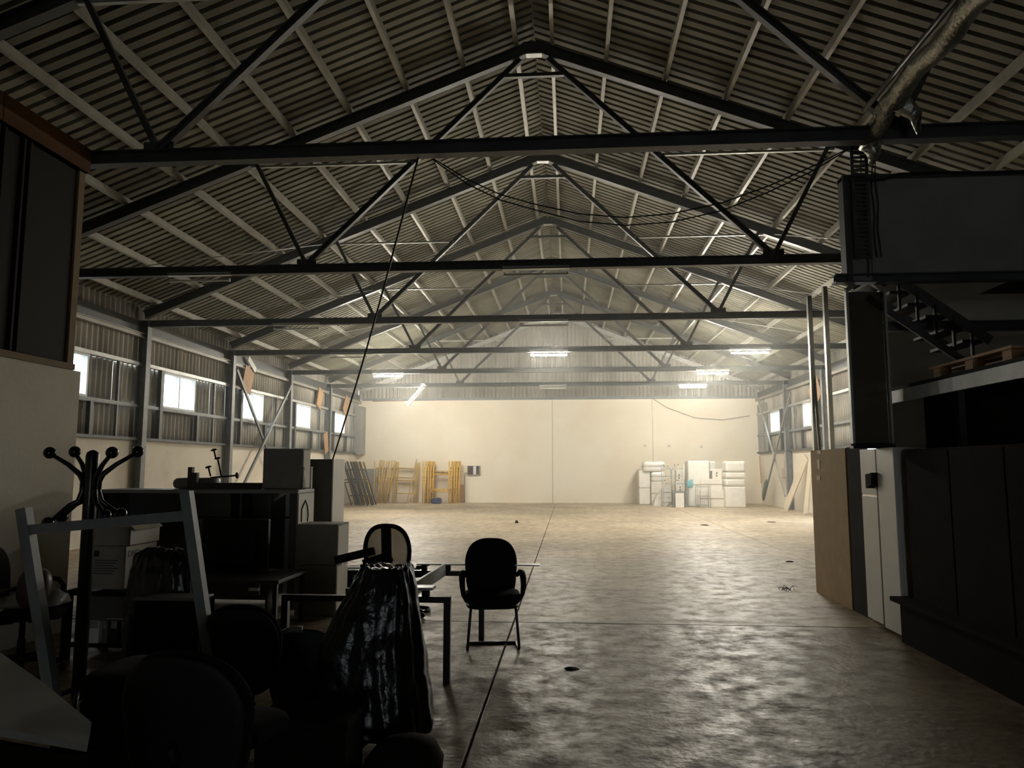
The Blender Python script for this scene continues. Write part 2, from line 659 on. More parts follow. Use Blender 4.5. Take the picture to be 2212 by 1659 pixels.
def corr(width, length, steps=6, rows=1, amp=AMP, back=0.008):
    """corrugated sheet lying in XY: waves across Y, runs along X from 0 to length"""
    mb = MB()
    n = max(2, int(round(width / PITCH * steps)))
    vs, fs = [], []
    for r in range(rows + 1):
        for k in range(n + 1):
            y = width * k / n
            vs.append((length * r / rows, y, amp * math.cos(2 * PI * y / PITCH)))
    for r in range(rows):
        for k in range(n):
            a = r * (n + 1) + k
            fs.append((a, a + 1, a + n + 2, a + n + 1))
    mb.add(vs, fs, True)
    # thickness: a second face just behind
    o = len(mb.v)
    mb.add([(p[0], p[1], p[2] + back) for p in vs], [tuple(reversed(f)) for f in fs], True)
    e = [(r * (n + 1), (r + 1) * (n + 1)) for r in range(rows)] + [((r + 1) * (n + 1) + n, r * (n + 1) + n) for r in range(rows)]
    e += [(k + 1, k) for k in range(n)] + [(rows * (n + 1) + k, rows * (n + 1) + k + 1) for k in range(n)]
    mb.f += [(a, b, b + o, a + o) for a, b in e]
    mb.s += [False] * len(e)
    return mb


def trapez(width, length, pitch, depth, back=0.004, wob=0.0):
    """trapezoidal roof sheet lying in XY, seen from below as wide flats between narrow deep grooves"""
    prof = [(0.0, 0.0), (0.60, 0.0), (0.70, 1.0), (0.90, 1.0)]
    ys = [(k * pitch + a * pitch, b * depth) for k in range(int(round(width / pitch))) for a, b in prof] + [(width, 0.0)]
    n = len(ys)
    mb = MB()
    vs = [(x, y, z) for x in (0, length) for y, z in ys] + [(x, y, z + back) for x in (0, length) for y, z in ys]
    fs = []
    for k in range(n - 1):
        fs.append((k, k + 1, n + k + 1, n + k))
        fs.append((2 * n + k + 1, 2 * n + k, 3 * n + k, 3 * n + k + 1))
        fs.append((k + 1, k, 2 * n + k, 2 * n + k + 1))
        fs.append((n + k, n + k + 1, 3 * n + k + 1, 3 * n + k))
    fs += [(0, n, 3 * n, 2 * n), (2 * n - 1, n - 1, 3 * n - 1, 4 * n - 1)]
    return mb.add(vs, fs)


ceil = bpy.data.objects.new('ceiling', None)
COL.objects.link(ceil)
ceil['kind'] = 'structure'
RP = 0.195
SW = RP * 5
nst = int(math.ceil((YB + 0.3 - YF) / SW))
half = 9.25
rows = 3
run = math.hypot(half, half * SLOPE)
seg = run / rows
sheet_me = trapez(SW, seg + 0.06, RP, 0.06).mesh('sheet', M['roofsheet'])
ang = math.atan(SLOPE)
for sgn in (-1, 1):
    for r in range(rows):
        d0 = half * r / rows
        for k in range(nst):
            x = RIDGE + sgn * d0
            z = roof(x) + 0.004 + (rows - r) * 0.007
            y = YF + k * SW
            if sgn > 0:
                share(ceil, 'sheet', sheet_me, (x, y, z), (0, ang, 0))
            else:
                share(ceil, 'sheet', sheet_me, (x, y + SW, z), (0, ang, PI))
part(ceil, 'ridge_cap', MB().prism((RIDGE, YF, ROOF + 0.12), (RIDGE, YB + 0.2, ROOF + 0.12), [(-0.35, -0.12), (0, 0.015), (0.35, -0.12), (0.35, -0.105), (0, 0.035), (-0.35, -0.105)]), M['roofsheet'])
SW = PITCH * 6
PUR = [0.27] + [1.14 + 0.945 * k for k in range(9)]
for sgn in (-1, 1):
    for d in PUR:
        x = RIDGE + sgn * d
        z0 = under(x) + RT
        mb = MB().cchan((x, YF, z0), (x, YB, z0), 0.06 * sgn, 0.125, 0.012, side=(1, 0, 0))
        part(ceil, 'purlin', mb, M['purlin'])

# ---- walls: masonry below, corrugated cladding above
wl = struct('wall_left', MB().box(XL - 0.25, XL, YF, YB + 0.2, 0, SILL), M['plaster'])
wr = struct('wall_right', MB().box(XR, XR + 0.25, YF, DOOR[0], 0, SILL).box(XR, XR + 0.25, DOOR[1], YB + 0.2, 0, SILL), M['plaster'])
wb = struct('wall_back', MB().box(XL - 0.25, XR + 0.25, YB, YB + 0.25, 0, 4.68), M['backplaster'])
FD = (0.7, 2.3, 2.2)                           # unseen open entrance, added behind the viewer for fill daylight
struct('wall_front', MB().box(XL - 0.25, FD[0], YF - 0.2, YF, 0, 9.2).box(FD[1], XR + 0.25, YF - 0.2, YF, 0, 9.2).box(FD[0], FD[1], YF - 0.2, YF, FD[2], 9.2), M['backdark'])


def clad(wall, left, y0, y1, z0, z1):
    """one run of corrugated cladding, cut into single sheets"""
    n = max(1, int(round((y1 - y0) / SW)))
    w = (y1 - y0) / n
    for k in range(n):
        mb = corr(w, z1 - z0, steps=6)
        if left:
            mb.v = [Vector((XL - 0.06 + p.z, y0 + k * w + p.y, z0 + p.x)) for p in mb.v]
        else:
            mb.v = [Vector((XR + 0.06 - p.z, y0 + k * w + p.y, z0 + p.x)) for p in mb.v]
        part(wall, 'sheet', mb, M['wallsheet'])


def side_wall(wall, left, wins, y_from, skip=None):
    def runs(z0, z1, holes):
        y = y_from
        for a, b in sorted(holes):
            if a - y > 0.15:
                clad(wall, left, y, a, z0, z1)
            y = b
        clad(wall, left, y, YB, z0, z1)
    hs = [(a, a + WIN_W) for a in wins]
    dk = [(skip[0], skip[1])] if skip else []
    runs(SILL, WBOT, dk)
    runs(WBOT, WTOP, hs + dk)
    runs(WTOP, 5.2, dk if (skip and skip[2] > WTOP + .5) else [])


side_wall(wl, True, WIN_L, YF)
side_wall(wr, False, WIN_R, YF)
X1 = XL + 0.03
X2 = XR - 0.03
TR = [2.85, 7.2, 11.65, 16.0, 20.35, 24.8, 29.1]
SP = [0.6] + TR + [33.55]
for wall, x, s in ((wl, X1, 1), (wr, X2, -1)):
    ys = [(YF, YB)]
    for a, b in ys:
        part(wall, 'sill_ledge', MB().box(min(x - 0.06 * s, x + 0.10 * s), max(x - 0.06 * s, x + 0.10 * s), a, b, SILL - 0.01, SILL + 0.05), M['steel'])
    part(wall, 'girt', MB().cchan((x + 0.07 * s, YF, WTOP), (x + 0.07 * s, YB, WTOP), -0.07 * s, 0.08, side=(1, 0, 0)), M['palesteel'])
    for a, b in ys:
        part(wall, 'girt', MB().cchan((x + 0.07 * s, a, WBOT - 0.08), (x + 0.07 * s, b, WBOT - 0.08), -0.07 * s, 0.08, side=(1, 0, 0)), M['greysteel'])
    part(wall, 'eave_beam', MB().ibeam((x + 0.08 * s, YF, 4.52), (x + 0.08 * s, YB, 4.52), 0.09, 0.10), M['purlin'])
    part(wall, 'eave_beam', MB().box(min(x - 0.06 * s, x + 0.02 * s), max(x - 0.06 * s, x + 0.02 * s), YF, YB, 4.6, 4.86), M['steel'])
    for y in TR:
        part(wall, 'column', MB().ibeam((x + 0.1 * s, y, 0), (x + 0.1 * s, y, 4.86), 0.17, 0.2, side=(0, 1, 0)), M['greysteel'])
    wins = WIN_L if s > 0 else WIN_R
    for y in wins:
        part(wall, 'post', MB().box(min(x, x + 0.1 * s), max(x, x + 0.1 * s), y - 0.18, y - 0.05, SILL + 0.05, WTOP), M['steel'])
        part(wall, 'post', MB().box(min(x, x + 0.09 * s), max(x, x + 0.09 * s), y + WIN_W + 0.02, y + WIN_W + 0.12, SILL + 0.05, WBOT - 0.08), M['steel'])
        part(wall, 'post', MB().box(min(x, x + 0.06 * s), max(x, x + 0.06 * s), y + WIN_W + 0.95, y + WIN_W + 1.0, SILL + 0.05, WTOP), M['greysteel'])
# corner post of grey sheet in the far left corner and its twin on the right
part(wl, 'corner_panel', MB().box(XL, XL + 0.34, YB - 0.75, YB - 0.01, SILL - 0.05, 4.3), M['greyplaster'])
part(wr, 'corner_panel', MB().box(XR - 0.06, XR, YB - 1.4, YB - 0.01, SILL + 0.05, 4.3), M['greyplaster'])
# gable cladding over the back wall, one sheet at a time
gz0 = 4.66
n = int(round((XR - XL) / SW))
w = (XR - XL) / n
for k in range(n):
    xa, xb = XL + k * w, XL + (k + 1) * w
    mb = MB()
    m_ = 36
    vs = []
    for i in range(m_ + 1):
        x = xa + (xb - xa) * i / m_
        dy = AMP * math.cos(2 * PI * (x - XL) / PITCH)
        vs += [(x, YB - 0.06 + dy, gz0), (x, YB - 0.06 + dy, roof(x) + 0.08)]
    mb.add(vs, [(2 * i, 2 * i + 2, 2 * i + 3, 2 * i + 1) for i in range(m_)], True)
    nv = len(vs)
    mb.add([(a, b + 0.01, c) for a, b, c in vs], [(2 * i + 1, 2 * i + 3, 2 * i + 2, 2 * i) for i in range(m_)], True)
    part(wb, 'sheet', mb, M['gable'])
for z in (4.70, 5.34, 6.05):
    hw = min(8.9, (ROOF - z) / SLOPE - 0.3)
    part(wb, 'girt', MB().cchan((max(XL, RIDGE - hw), YB - 0.17, z), (min(XR, RIDGE + hw), YB - 0.17, z), 0.07, 0.10, side=(0, 1, 0)), M['greysteel'])
for sgn in (-1, 1):
    a = Vector((RIDGE, YB - 0.25, UZ + 0.1))
    b = Vector((RIDGE + sgn * 9.0, YB - 0.25, UZ + 0.1 - 9.0 * SLOPE))
    part(wb, 'gable_rafter', MB().ibeam(a, b, 0.1, 0.2, side=(0, 1, 0)), M['palesteel'])
# cracks and joints of the back wall, sockets
for x in (RIDGE - 0.2, 3.75):
    part(wb, 'joint_strip', MB().box(x - 0.015, x + 0.015, YB - 0.006, YB + 0.01, 0, 4.6), M['tape'])
for px, py in ((1393, 963), (1445, 963), (1515, 965)):
    p = atY(px, py, YB)
    part(wb, 'socket', MB().box(p.x - 0.06, p.x + 0.06, YB - 0.03, YB, p.z - 0.05, p.z + 0.05, bevel=0.008), M['palelam'])

# ---- added haze volume imitating lens glare around the lamps
hz = bpy.data.materials.new('lamp glare haze')
hz.use_nodes = True
hz.node_tree.nodes.remove(hz.node_tree.nodes['Principled BSDF'])
vs_ = hz.node_tree.nodes.new('ShaderNodeVolumeScatter')
vs_.inputs['Color'].default_value = (0.95, 0.95, 0.9, 1)
vs_.inputs['Density'].default_value = HAZE
vs_.inputs['Anisotropy'].default_value = 0.45
hz.node_tree.links.new(vs_.outputs[0], hz.node_tree.nodes['Material Output'].inputs['Volume'])
if HAZE > 0:
    o = single('glare_haze', MB().prism((0, 12.5, 0), (0, YB - 0.3, 0), [(XL + 0.4, 0.03), (XR - 0.4, 0.03), (XR - 0.4, 4.9), (RIDGE, 8.25), (XL + 0.4, 4.9)], side=(1, 0, 0)), hz,
               'thin added haze imitating lamp glare in the far half of the hall', 'haze', base=(RIDGE, 20, 0.03))
    o['kind'] = 'stuff'

# ---- windows
nw = 0
for x, s, wins in ((XL, 1, WIN_L), (XR, -1, WIN_R)):
    for y in wins:
        nw += 1
        t = 0.05
        xa, xb = sorted((x - 0.09 * s, x + 0.05 * s))
        o = bpy.data.objects.new('window_%d' % nw, None)
        o.location = (x, y, WBOT)
        COL.objects.link(o)
        o['kind'] = 'structure'
        part(o, 'frame', MB().box(xa, xb, y, y + WIN_W, WBOT, WBOT + t), M['frame'])
        part(o, 'frame', MB().box(xa, xb, y, y + WIN_W, WTOP - t, WTOP), M['frame'])
        part(o, 'frame', MB().box(xa, xb, y, y + t, WBOT + t, WTOP - t), M['frame'])
        part(o, 'frame', MB().box(xa, xb, y + WIN_W - t, y + WIN_W, WBOT + t, WTOP - t), M['frame'])
        ym = y + WIN_W / 2
        part(o, 'mullion', MB().box(xa, xb, ym - 0.03, ym + 0.03, WBOT + t, WTOP - t), M['frame'])
        for a, b in ((y + t, ym - 0.03), (ym + 0.03, y + WIN_W - t)):
            part(o, 'pane', MB().box(x - 0.024, x - 0.018, a, b, WBOT + t, WTOP - t), M['glass'])
# ---- the loading door: open roller door, only its frame and rolled curtain stand
o = bpy.data.objects.new('door_1', None)
o['kind'] = 'structure'
o.location = (XR, (DOOR[0] + DOOR[1]) / 2, 0)
COL.objects.link(o)
for y in (DOOR[0], DOOR[1]):
    part(o, 'jamb', MB().box(XR - 0.02, XR + 0.25, y - 0.1, y + 0.1, 0, DOOR[2]), M['greysteel'])
part(o, 'lintel', MB().box(XR - 0.02, XR + 0.25, DOOR[0] - 0.1, DOOR[1] + 0.1, DOOR[2], SILL), M['greysteel'])
# ---- the roof trusses, one thing each
ORD = ['the nearest roof truss, overhead, only its rafters reaching the picture', 'second nearest roof truss, black tie beam right across the top of the view',
       'third nearest roof truss, its apex visible above the black near tie beam', 'roof truss carrying two unlit strip lights just beyond the black near one',
       'roof truss in mid hall with two lit strip lights', 'roof truss beyond mid hall with lit strip lights near both ends', 'farthest roof truss before the cream back wall']
GR = ['dark steel truss overhead, nearest the camera, rafters only in view',
      'dark steel truss whose near black tie beam crosses the whole view',
      'dark steel truss whose tall apex shows above the black near tie beam',
      'dark steel truss behind the tall apex one, carrying unlit strip lights',
      'steel truss in mid hall, lit strip lights at centre and right',
      'steel truss beyond mid hall, lit strip lights near both ends',
      'farthest steel truss, in the haze before the cream back wall']
TIE0, TIE1 = 4.72, 4.865
WEB = 3.72
for i, y in enumerate(TR):
    t = thing('roof_truss', GR[i], 'roof truss', (RIDGE, y, TIE0))
    sy = (0, 1, 0)
    part(t, 'tie_beam', MB().ibeam((XL + 0.05, y, (TIE0 + TIE1) / 2), (XR - 0.05, y, (TIE0 + TIE1) / 2), 0.13, TIE1 - TIE0), M['steel'])
    for s in (-1, 1):
        h = RT / 2
        xe = RIDGE + s * 9.0
        part(t, 'rafter', MB().ibeam((RIDGE, y, UZ + h), (xe, y, under(xe) + h), 0.13, 0.19), M['steel'])
        xw, xa = RIDGE + s * WEB, RIDGE + s * 0.22
        za = under(xa) - 0.02
        part(t, 'diagonal', MB().ibeam((xw, y, TIE1), (xa, y, za), 0.085, 0.085, 0.02), M['steel'])
        xo = RIDGE + s * 4.62
        part(t, 'strut', MB().bar((xw, y, TIE1), (xo, y, under(xo) + 0.02), 0.06, 0.06), M['steel'])
        zs = 6.55
        xi = xw + (xa - xw) * (zs - TIE1) / (za - TIE1)
        xr = RIDGE + s * (UZ - zs) / SLOPE
        part(t, 'stay', MB().bar((xr, y, zs), (xi, y, zs), 0.05, 0.035), M['palesteel'])
        # connection plate where web meets tie
        part(t, 'plate', MB().box(xw - 0.16, xw + 0.16, y - 0.006, y + 0.006, TIE1 - 0.02, TIE1 + 0.1), M['steel'])
    zc = 7.97
    f = (zc - TIE1) / (under(RIDGE + .22) - 0.02 - TIE1)
    xc = WEB + (0.22 - WEB) * f
    part(t, 'collar', MB().bar((RIDGE - xc, y, zc), (RIDGE + xc, y, zc), 0.07, 0.06), M['steel'])
    part(t, 'gusset_plate', MB().prism((RIDGE, y - 0.05, UZ), (RIDGE, y + 0.05, UZ), [(-0.55, -0.19), (-0.17, -0.03), (0.17, -0.03), (0.55, -0.19), (0.17, 0.17), (-0.17, 0.17)]), M['steel'])
    part(t, 'gusset_flange', MB().box(RIDGE - 0.15, RIDGE + 0.15, y - 0.065, y + 0.065, UZ - 0.05, UZ - 0.03), M['palesteel'])

# sag rods and wind bracing in the roof plane
def rod(a, b, r, m, label, cat='brace', name='brace_rod', group=None):
    return single(name, MB().tube([a, b], r, 6), m, label, cat, group, base=a)


gi = 0
for k in range(2, 5):
    ya, yb = TR[k], TR[k + 1]
    for s in (-1, 1):
        xa, xb = RIDGE + s * 4.92, RIDGE + s * 7.75
        rod((xa, yb - 0.1, under(xa) + 0.05), (xb, (ya + yb) / 2, under(xb) + 0.15), 0.012, M['palesteel'],
            'thin sag rod under the %s roof slope just beyond the %s visible tie beam' % ('left' if s < 0 else 'right', ('second', 'third', 'fourth')[k - 2]), 'rod', 'sag_rod', 'sag rods between the purlins')


# ---- strip lights
def strip(x, y, z, lit, label, L=1.06, tilt=None, group=None):
    o = thing('strip_light', label, 'strip light', (x, y, z), 0, group)
    mb = MB().prism((-L / 2, 0, 0), (L / 2, 0, 0), [(-0.045, 0.0), (0.045, 0.0), (0.06, -0.035), (0.03, -0.055), (-0.03, -0.055), (-0.06, -0.035)], side=(0, 1, 0))
    part(o, 'housing', mb, M['housing'], local=True)
    for s in (-1, 1):
        part(o, 'end_cap', MB().box(s * (L / 2 - 0.03) - 0.012, s * (L / 2 - 0.03) + 0.012, -0.025, 0.025, -0.1, -0.05), M['housing'], local=True)
    part(o, 'tube', MB().tube([(-L / 2 + 0.03, 0, -0.08), (L / 2 - 0.03, 0, -0.08)], 0.02, 12), M['tube_on'] if lit else M['tube_off'], local=True)
    if tilt:
        o.rotation_euler = tilt
    return o


zt = TIE0 - 0.002
strip(-6.02, TR[2], zt, False, 'unlit strip light at the left under the third truss, nearest the viewer')
strip(-0.49, TR[2], zt, False, 'unlit strip light in the centre under the tall apex truss')
strip(-6.0, TR[3], zt, False, 'unlit strip light at the left, second one back')
strip(-0.51, TR[3], zt, False, 'unlit strip light in the centre just above the brightest lit one')
strip(-6.1, TR[4], zt, False, 'unlit strip light at the left above the lit left one')
strip(-0.51, TR[4], zt, True, 'lit strip light in the centre of the hall, large and bright')
strip(4.89, TR[4], zt, True, 'largest lit strip light at the right, highest of the three there')
strip(-6.06, TR[5], zt, True, 'level lit strip light at the left of the hall')
strip(4.74, TR[5], zt, True, 'middle one of three lit strip lights at the right')
strip(4.79, TR[6], zt, True, 'smallest lit strip light at the right, lowest of the three')
strip(-0.58, TR[6], zt, False, 'unlit strip light in front of the grey gable sheets')
pa, pb = atY(920, 834, TR[6]), atY(880, 880, TR[6])
dv = pb - pa
strip((pa.x + pb.x) / 2, TR[6], (pa.z + pb.z) / 2 + 0.05, True, 'lit strip light hanging askew by one end at the left', L=dv.length,
      tilt=(0, math.atan2(-dv.z, dv.x), 0))
single('hanging_wire', MB().tube([pa + Vector((0, 0, 0.1)), (pa.x, TR[6], TIE0)], 0.006, 5), M['cable'], 'short wire from which the askew lit strip light hangs', 'wire')

# ================================================================== NEAR LEFT: cabin on a plastered wall
CXL, CYE = -4.94, 7.1
struct('wall_inner_left', MB().box(CXL - 0.2, CXL, YF, CYE + 0.12, 0, 2.56), M['plaster'])
t = thing('site_cabin', 'dark brown cabin with an orange fascia raised on the plastered wall at the left', 'cabin', (CXL - 2.3, 1.6, 2.56))
part(t, 'body', MB().box(XL + 0.35, CXL - 0.06, YF + 0.05, CYE - 0.03, 2.62, 4.6), M['contdark'])
part(t, 'floor_frame', MB().box(XL + 0.35, CXL + 0.02, YF + 0.05, CYE, 2.56, 2.62), M['contedge'])
part(t, 'fascia', MB().box(XL + 0.35, CXL + 0.03, YF + 0.05, CYE, 4.6, 4.71), M['contdark'])
part(t, 'fascia_board', MB().box(CXL - 0.03, CXL + 0.05, 5.9, CYE, 4.6, 4.85), M['orange'], label='orange fascia board')
part(t, 'fascia_board', MB().box(CXL - 0.03, CXL + 0.05, 2.0, 5.89, 4.6, 4.85), M['orange'], label='orange fascia board')
part(t, 'corner_post', MB().box(CXL - 0.06, CXL + 0.0, CYE - 0.09, CYE, 2.62, 4.6), M['contedge'])
ys = [0.2, 1.9, 3.6, 5.15, 5.95, 6.28, 7.0]
for a, b in ((0.2, 1.9), (1.95, 3.6), (3.65, 5.15), (5.2, 5.90), (6.02, 6.22), (6.34, 7.0)):
    part(t, 'wall_panel', MB().box(CXL - 0.06, CXL - 0.02, a, b, 2.63, 4.59, bevel=0.006), M['contdark'])
for yy in (5.92, 6.0, 6.24, 6.32):
    part(t, 'rib', MB().box(CXL - 0.06, CXL + 0.005, yy - 0.012, yy + 0.012, 2.63, 4.59), M['contdark'])

# ================================================================== NEAR RIGHT: mezzanine office, stair, glazed bay
YM = 7.6
mz = struct('wall_mezzanine', MB().box(3.06, 8.3, YM, YM + 0.12, 3.53, 4.50), M['greyplaster'])
part(mz, 'edge_post', MB().box(2.80, 2.86, YM - 0.02, YM + 0.12, 3.45, 4.53), M['steel'])
part(mz, 'panel', MB().box(2.865, 3.055, YM + 0.01, YM + 0.1, 3.45, 4.50, bevel=0.004), M['greylam'])
part(mz, 'top_rail', MB().box(2.80, 8.3, YM - 0.02, YM + 0.14, 4.50, 4.55), M['steel'])
part(mz, 'floor_beam', MB().ibeam((2.68, YM + 0.02, 3.475), (8.3, YM + 0.02, 3.475), 0.12, 0.09), M['steel'])
part(mz, 'floor_deck', MB().box(4.4, 8.3, YM + 0.14, 8.25, 3.44, 3.52), M['darkboard'])
struct('wall_under_mezzanine', MB().box(4.0, 8.3, 9.6, 9.75, 0, 3.9), M['greyplaster'])
part(mz, 'lower_beam', MB().ibeam((3.28, 8.0, 3.05), (8.3, 8.0, 3.05), 0.1, 0.1), M['steel'])
struct('wall_inner_right', MB().box(5.6, 5.75, YF, 7.5, 0, 4.4), M['backdark'])

# metal stair under the mezzanine
a = atY(1862, 560, 7.85)
b = atY(2095, 715, 7.85)
t = thing('steel_stair', 'dark open steel stair descending to the right under the mezzanine', 'stair', (a.x, 8.1, b.z))
dx = (b - a)
for yy in (7.78, 8.5):
    part(t, 'stringer', MB().bar((a.x, yy, a.z), (b.x + dx.x * 0.15, yy, b.z + dx.z * 0.15), 0.03, 0.1), M['steel'])
    if yy < 8:
        part(t, 'stringer', MB().bar((a.x, yy, a.z - 0.42), (b.x - 0.1, yy, b.z - 0.33), 0.03, 0.07), M['steel'])
for k in range(6):
    f = (k + 0.5) / 6
    p = a + dx * f
    part(t, 'tread', MB().box(p.x - 0.02, p.x + 0.2, 7.8, 8.48, p.z - 0.19, p.z - 0.16), M['blackmatte'])
    part(t, 'baluster', MB().box(p.x + 0.05, p.x + 0.075, 7.765, 7.795, p.z - 0.36, p.z - 0.05), M['blackmatte'])

# tall smoked-glass bay between two metal posts
t = thing('glazed_screen', 'tall dark smoked glass screen between bright metal posts, under the mezzanine', 'glass screen', (3.02, 7.8, 0))
part(t, 'post', MB().box(2.83, 2.855, 7.72, 7.78, 1.8, 3.40, bevel=0.004), M['palesteel'], label='bright left post')
part(t, 'post', MB().box(3.205, 3.228, 7.72, 7.78, 1.8, 3.40, bevel=0.004), M['palesteel'], label='bright right post')
part(t, 'pane', MB().box(2.865, 3.205, 7.75, 7.76, 1.83, 3.38), M['smoked'])
part(t, 'back_panel', MB().box(2.866, 3.204, 7.78, 7.79, 1.83, 3.38), M['greylam'])
for s in (-1, 1):
    part(t, 'head_bar', MB().bar((3.02, 7.73, 3.52), (3.02 + s * 0.19, 7.73, 3.38), 0.05, 0.045, side=(0, 1, 0)), M['greylam'])
part(t, 'bottom_rail', MB().box(2.83, 3.235, 7.72, 7.82, 1.78, 1.83), M['blackmetal'])

# perforated cable tray rising beside the mezzanine panel
a, b = atY(1842, 318, YM - 0.05), atY(1870, 560, YM - 0.05)
t = thing('cable_tray', 'dark perforated cable tray upright against the mezzanine panel', 'cable tray', (b.x, YM - 0.05, b.z))
part(t, 'side_rail', MB().bar((a.x - 0.02, YM - 0.06, a.z), (b.x - 0.09, YM - 0.06, b.z), 0.015, 0.03), M['steel'])
part(t, 'side_rail', MB().bar((a.x + 0.12, YM - 0.06, a.z), (b.x + 0.05, YM - 0.06, b.z), 0.015, 0.03), M['steel'])
for k in range(26):
    f = (k + 0.5) / 26
    p = a + (b - a) * f
    w0 = p.x - 0.02 - 0.07 * f
    part(t, 'rung', MB().box(w0, w0 + 0.14, YM - 0.06, YM - 0.05, p.z - 0.013, p.z + 0.013), M['steel'])
for k, (xa, xb) in enumerate(((1880, 1893), (1888, 1902), (1858, 1876))):
    a, b = atY(xa, 330, YM - 0.03), atY(xb, 555 if k < 2 else 600, YM - 0.03)
    pts = [a + (b - a) * (i / 8) + Vector((0.01 * math.sin(i * 1.7 + k), 0, 0)) for i in range(9)]
    single('cable', MB().tube(pts, 0.006, 5), M['cable'], '%s of three thin black cables hanging down the grey mezzanine panel' % ('middle', 'rightmost', 'leftmost')[k], 'cable', 'cables on the mezzanine panel')
pts = [atY(x, y, YM - 0.06) for x, y in ((1820, 384), (1860, 384), (1880, 389), (1910, 388), (1940, 376), (2030, 372), (2120, 373), (2212, 371), (2300, 368))]
single('cable', MB().tube(pts, 0.014, 6), M['cable'], 'thick black cable looping along the top edge of the mezzanine panel', 'cable')

# foil duct running along the roof at the right, towards the viewer
t = thing('foil_duct', 'crinkled silver foil wrapped duct slanting over the mezzanine', 'duct', (2.97, 6.0, 4.9))


def crinkle(pts, r, n=14, amp=0.16, seed=0):
    mb = MB().tube(pts, r, n)
    for i, p in enumerate(mb.v):
        q = mnoise.noise_vector(p * 9 + Vector((seed, 0, 0)))
        mb.v[i] = p + q * (r if not isinstance(r, list) else r[0]) * amp * 2
    return mb


N_ = 26
pts = [Vector((2.98, 7.35 - 3.6 * i / N_, 4.73 + 0.02 * math.sin(i))) + Vector((0, 0, 0.22 * min(1, i / 4.0))) for i in range(N_ + 1)]
part(t, 'duct_run', crinkle(pts, 0.088), M['foil'])
part(t, 'branch', crinkle([Vector((3.04, 6.72, 4.88)), Vector((3.2, 6.82, 4.8)), Vector((3.27, 6.9, 4.66))], [0.08, 0.06, 0.012], seed=3), M['foil'])
part(t, 'branch', crinkle([Vector((2.98, 7.3, 4.75)), Vector((3.02, 7.36, 4.66)), Vector((3.03, 7.38, 4.56))], [0.09, 0.06, 0.015], seed=5), M['foil'])
single('conduit', MB().tube([(2.86, 7.1, 5.0), (2.86, 3.2, 5.02)], 0.025, 8), M['steel'], 'dark conduit running beside the foil duct', 'conduit')

# loose black cables slung from the near tie beam
p = [atY(x, y, TR[1] + 0.1) for x, y in ((907, 322), (940, 345), (1010, 388), (1080, 420), (1150, 440), (1250, 462), (1350, 470), (1450, 462), (1560, 438), (1660, 402), (1750, 362), (1835, 320))]
single('cable', MB().tube(p, 0.007, 5), M['cable'], 'upper one of two slack black cables slung below the near tie beam', 'cable')
p = [atY(x, y, TR[1] + 0.16) for x, y in ((907, 322), (945, 352), (1010, 398), (1080, 432), (1150, 452), (1250, 478), (1350, 487), (1450, 480), (1560, 455), (1660, 415), (1750, 372), (1835, 322))]
single('cable', MB().tube(p, 0.007, 5), M['cable'], 'lower one of two slack black cables slung below the near tie beam', 'cable')
a = atY(907, 326, TR[1])
b = atY(719, 992, 9.95)
single('cable', MB().tube([a.lerp(b, i / 10) + Vector((0, 0, -0.12 * math.sin(PI * i / 10))) for i in range(11)], 0.011, 6), M['cable'],
       'long black cable dropping slantwise from the near tie beam to the tall grey cabinet', 'cable')

# dark storage below the mezzanine: cupboard row, fascia, wooden bits
t = thing('storage_cupboard', 'long black cupboard filling the dark right edge, taller than the white lockers', 'cupboard', (4.2, 5.4, 0))
part(t, 'body', MB().box(3.16, 5.5, 2.2, 7.30, 0.06, 1.76, bevel=0.01), M['blackwood'])
part(t, 'plinth', MB().box(3.2, 5.5, 2.25, 7.28, 0, 0.06), M['blackwood'])
for a, b in ((6.5, 7.28), (5.7, 6.48), (4.9, 5.68), (4.1, 4.88)):
    part(t, 'door', MB().box(3.135, 3.16, a, b, 0.09, 1.74, bevel=0.004), M['blackwood'])
t = thing('storage_shelf', 'pale sloping-looking shelf edge above the black cupboard at the right', 'shelf', (3.32, 6.5, 2.27))
part(t, 'fascia', MB().box(3.28, 3.31, 3.0, 8.1, 2.24, 2.36), M['greysteel'])
part(t, 'board', MB().box(3.31, 5.0, 3.0, 8.1, 2.36, 2.40), M['darkboard'])
part(t, 'shade_back', MB().box(3.7, 3.72, 3.0, 7.28, 1.765, 2.36), M['blackwood'])  # black board added so the space under the shelf stays dark
part(t, 'shade_end', MB().box(3.33, 3.7, 7.27, 7.285, 1.765, 2.36), M['blackwood'])  # closes the far end of that painted darkness
for yy in (3.1, 5.2, 7.2):
    part(t, 'support', MB().box(3.6, 3.66, yy, yy + 0.06, 1.761, 2.36), M['steel'])
t = thing('wooden_pallet', 'brown wooden pallet lying on the shelf above the black cupboard', 'pallet', (3.7, 6.5, 2.40))
for yy in (5.9, 6.45, 7.0):
    part(t, 'block', MB().box(3.36, 3.46, yy, yy + 0.12, 2.40, 2.49), M['plywood'])
    part(t, 'block', MB().box(4.1, 4.2, yy, yy + 0.12, 2.40, 2.49), M['plywood'])
for k in range(5):
    part(t, 'slat', MB().box(3.34 + 0.18 * k, 3.46 + 0.18 * k, 5.86, 7.16, 2.49, 2.512), M['plywood'])
t = thing('floor_chest', 'low black chest on the floor before the black cupboard', 'chest', (3.45, 6.6, 0))
part(t, 'body', MB().box(3.04, 3.13, 5.2, 7.35, 0.0, 0.36), M['blackwood'])
part(t, 'lid', MB().box(2.98, 3.134, 5.15, 7.42, 0.36, 0.40), M['blackwood'])

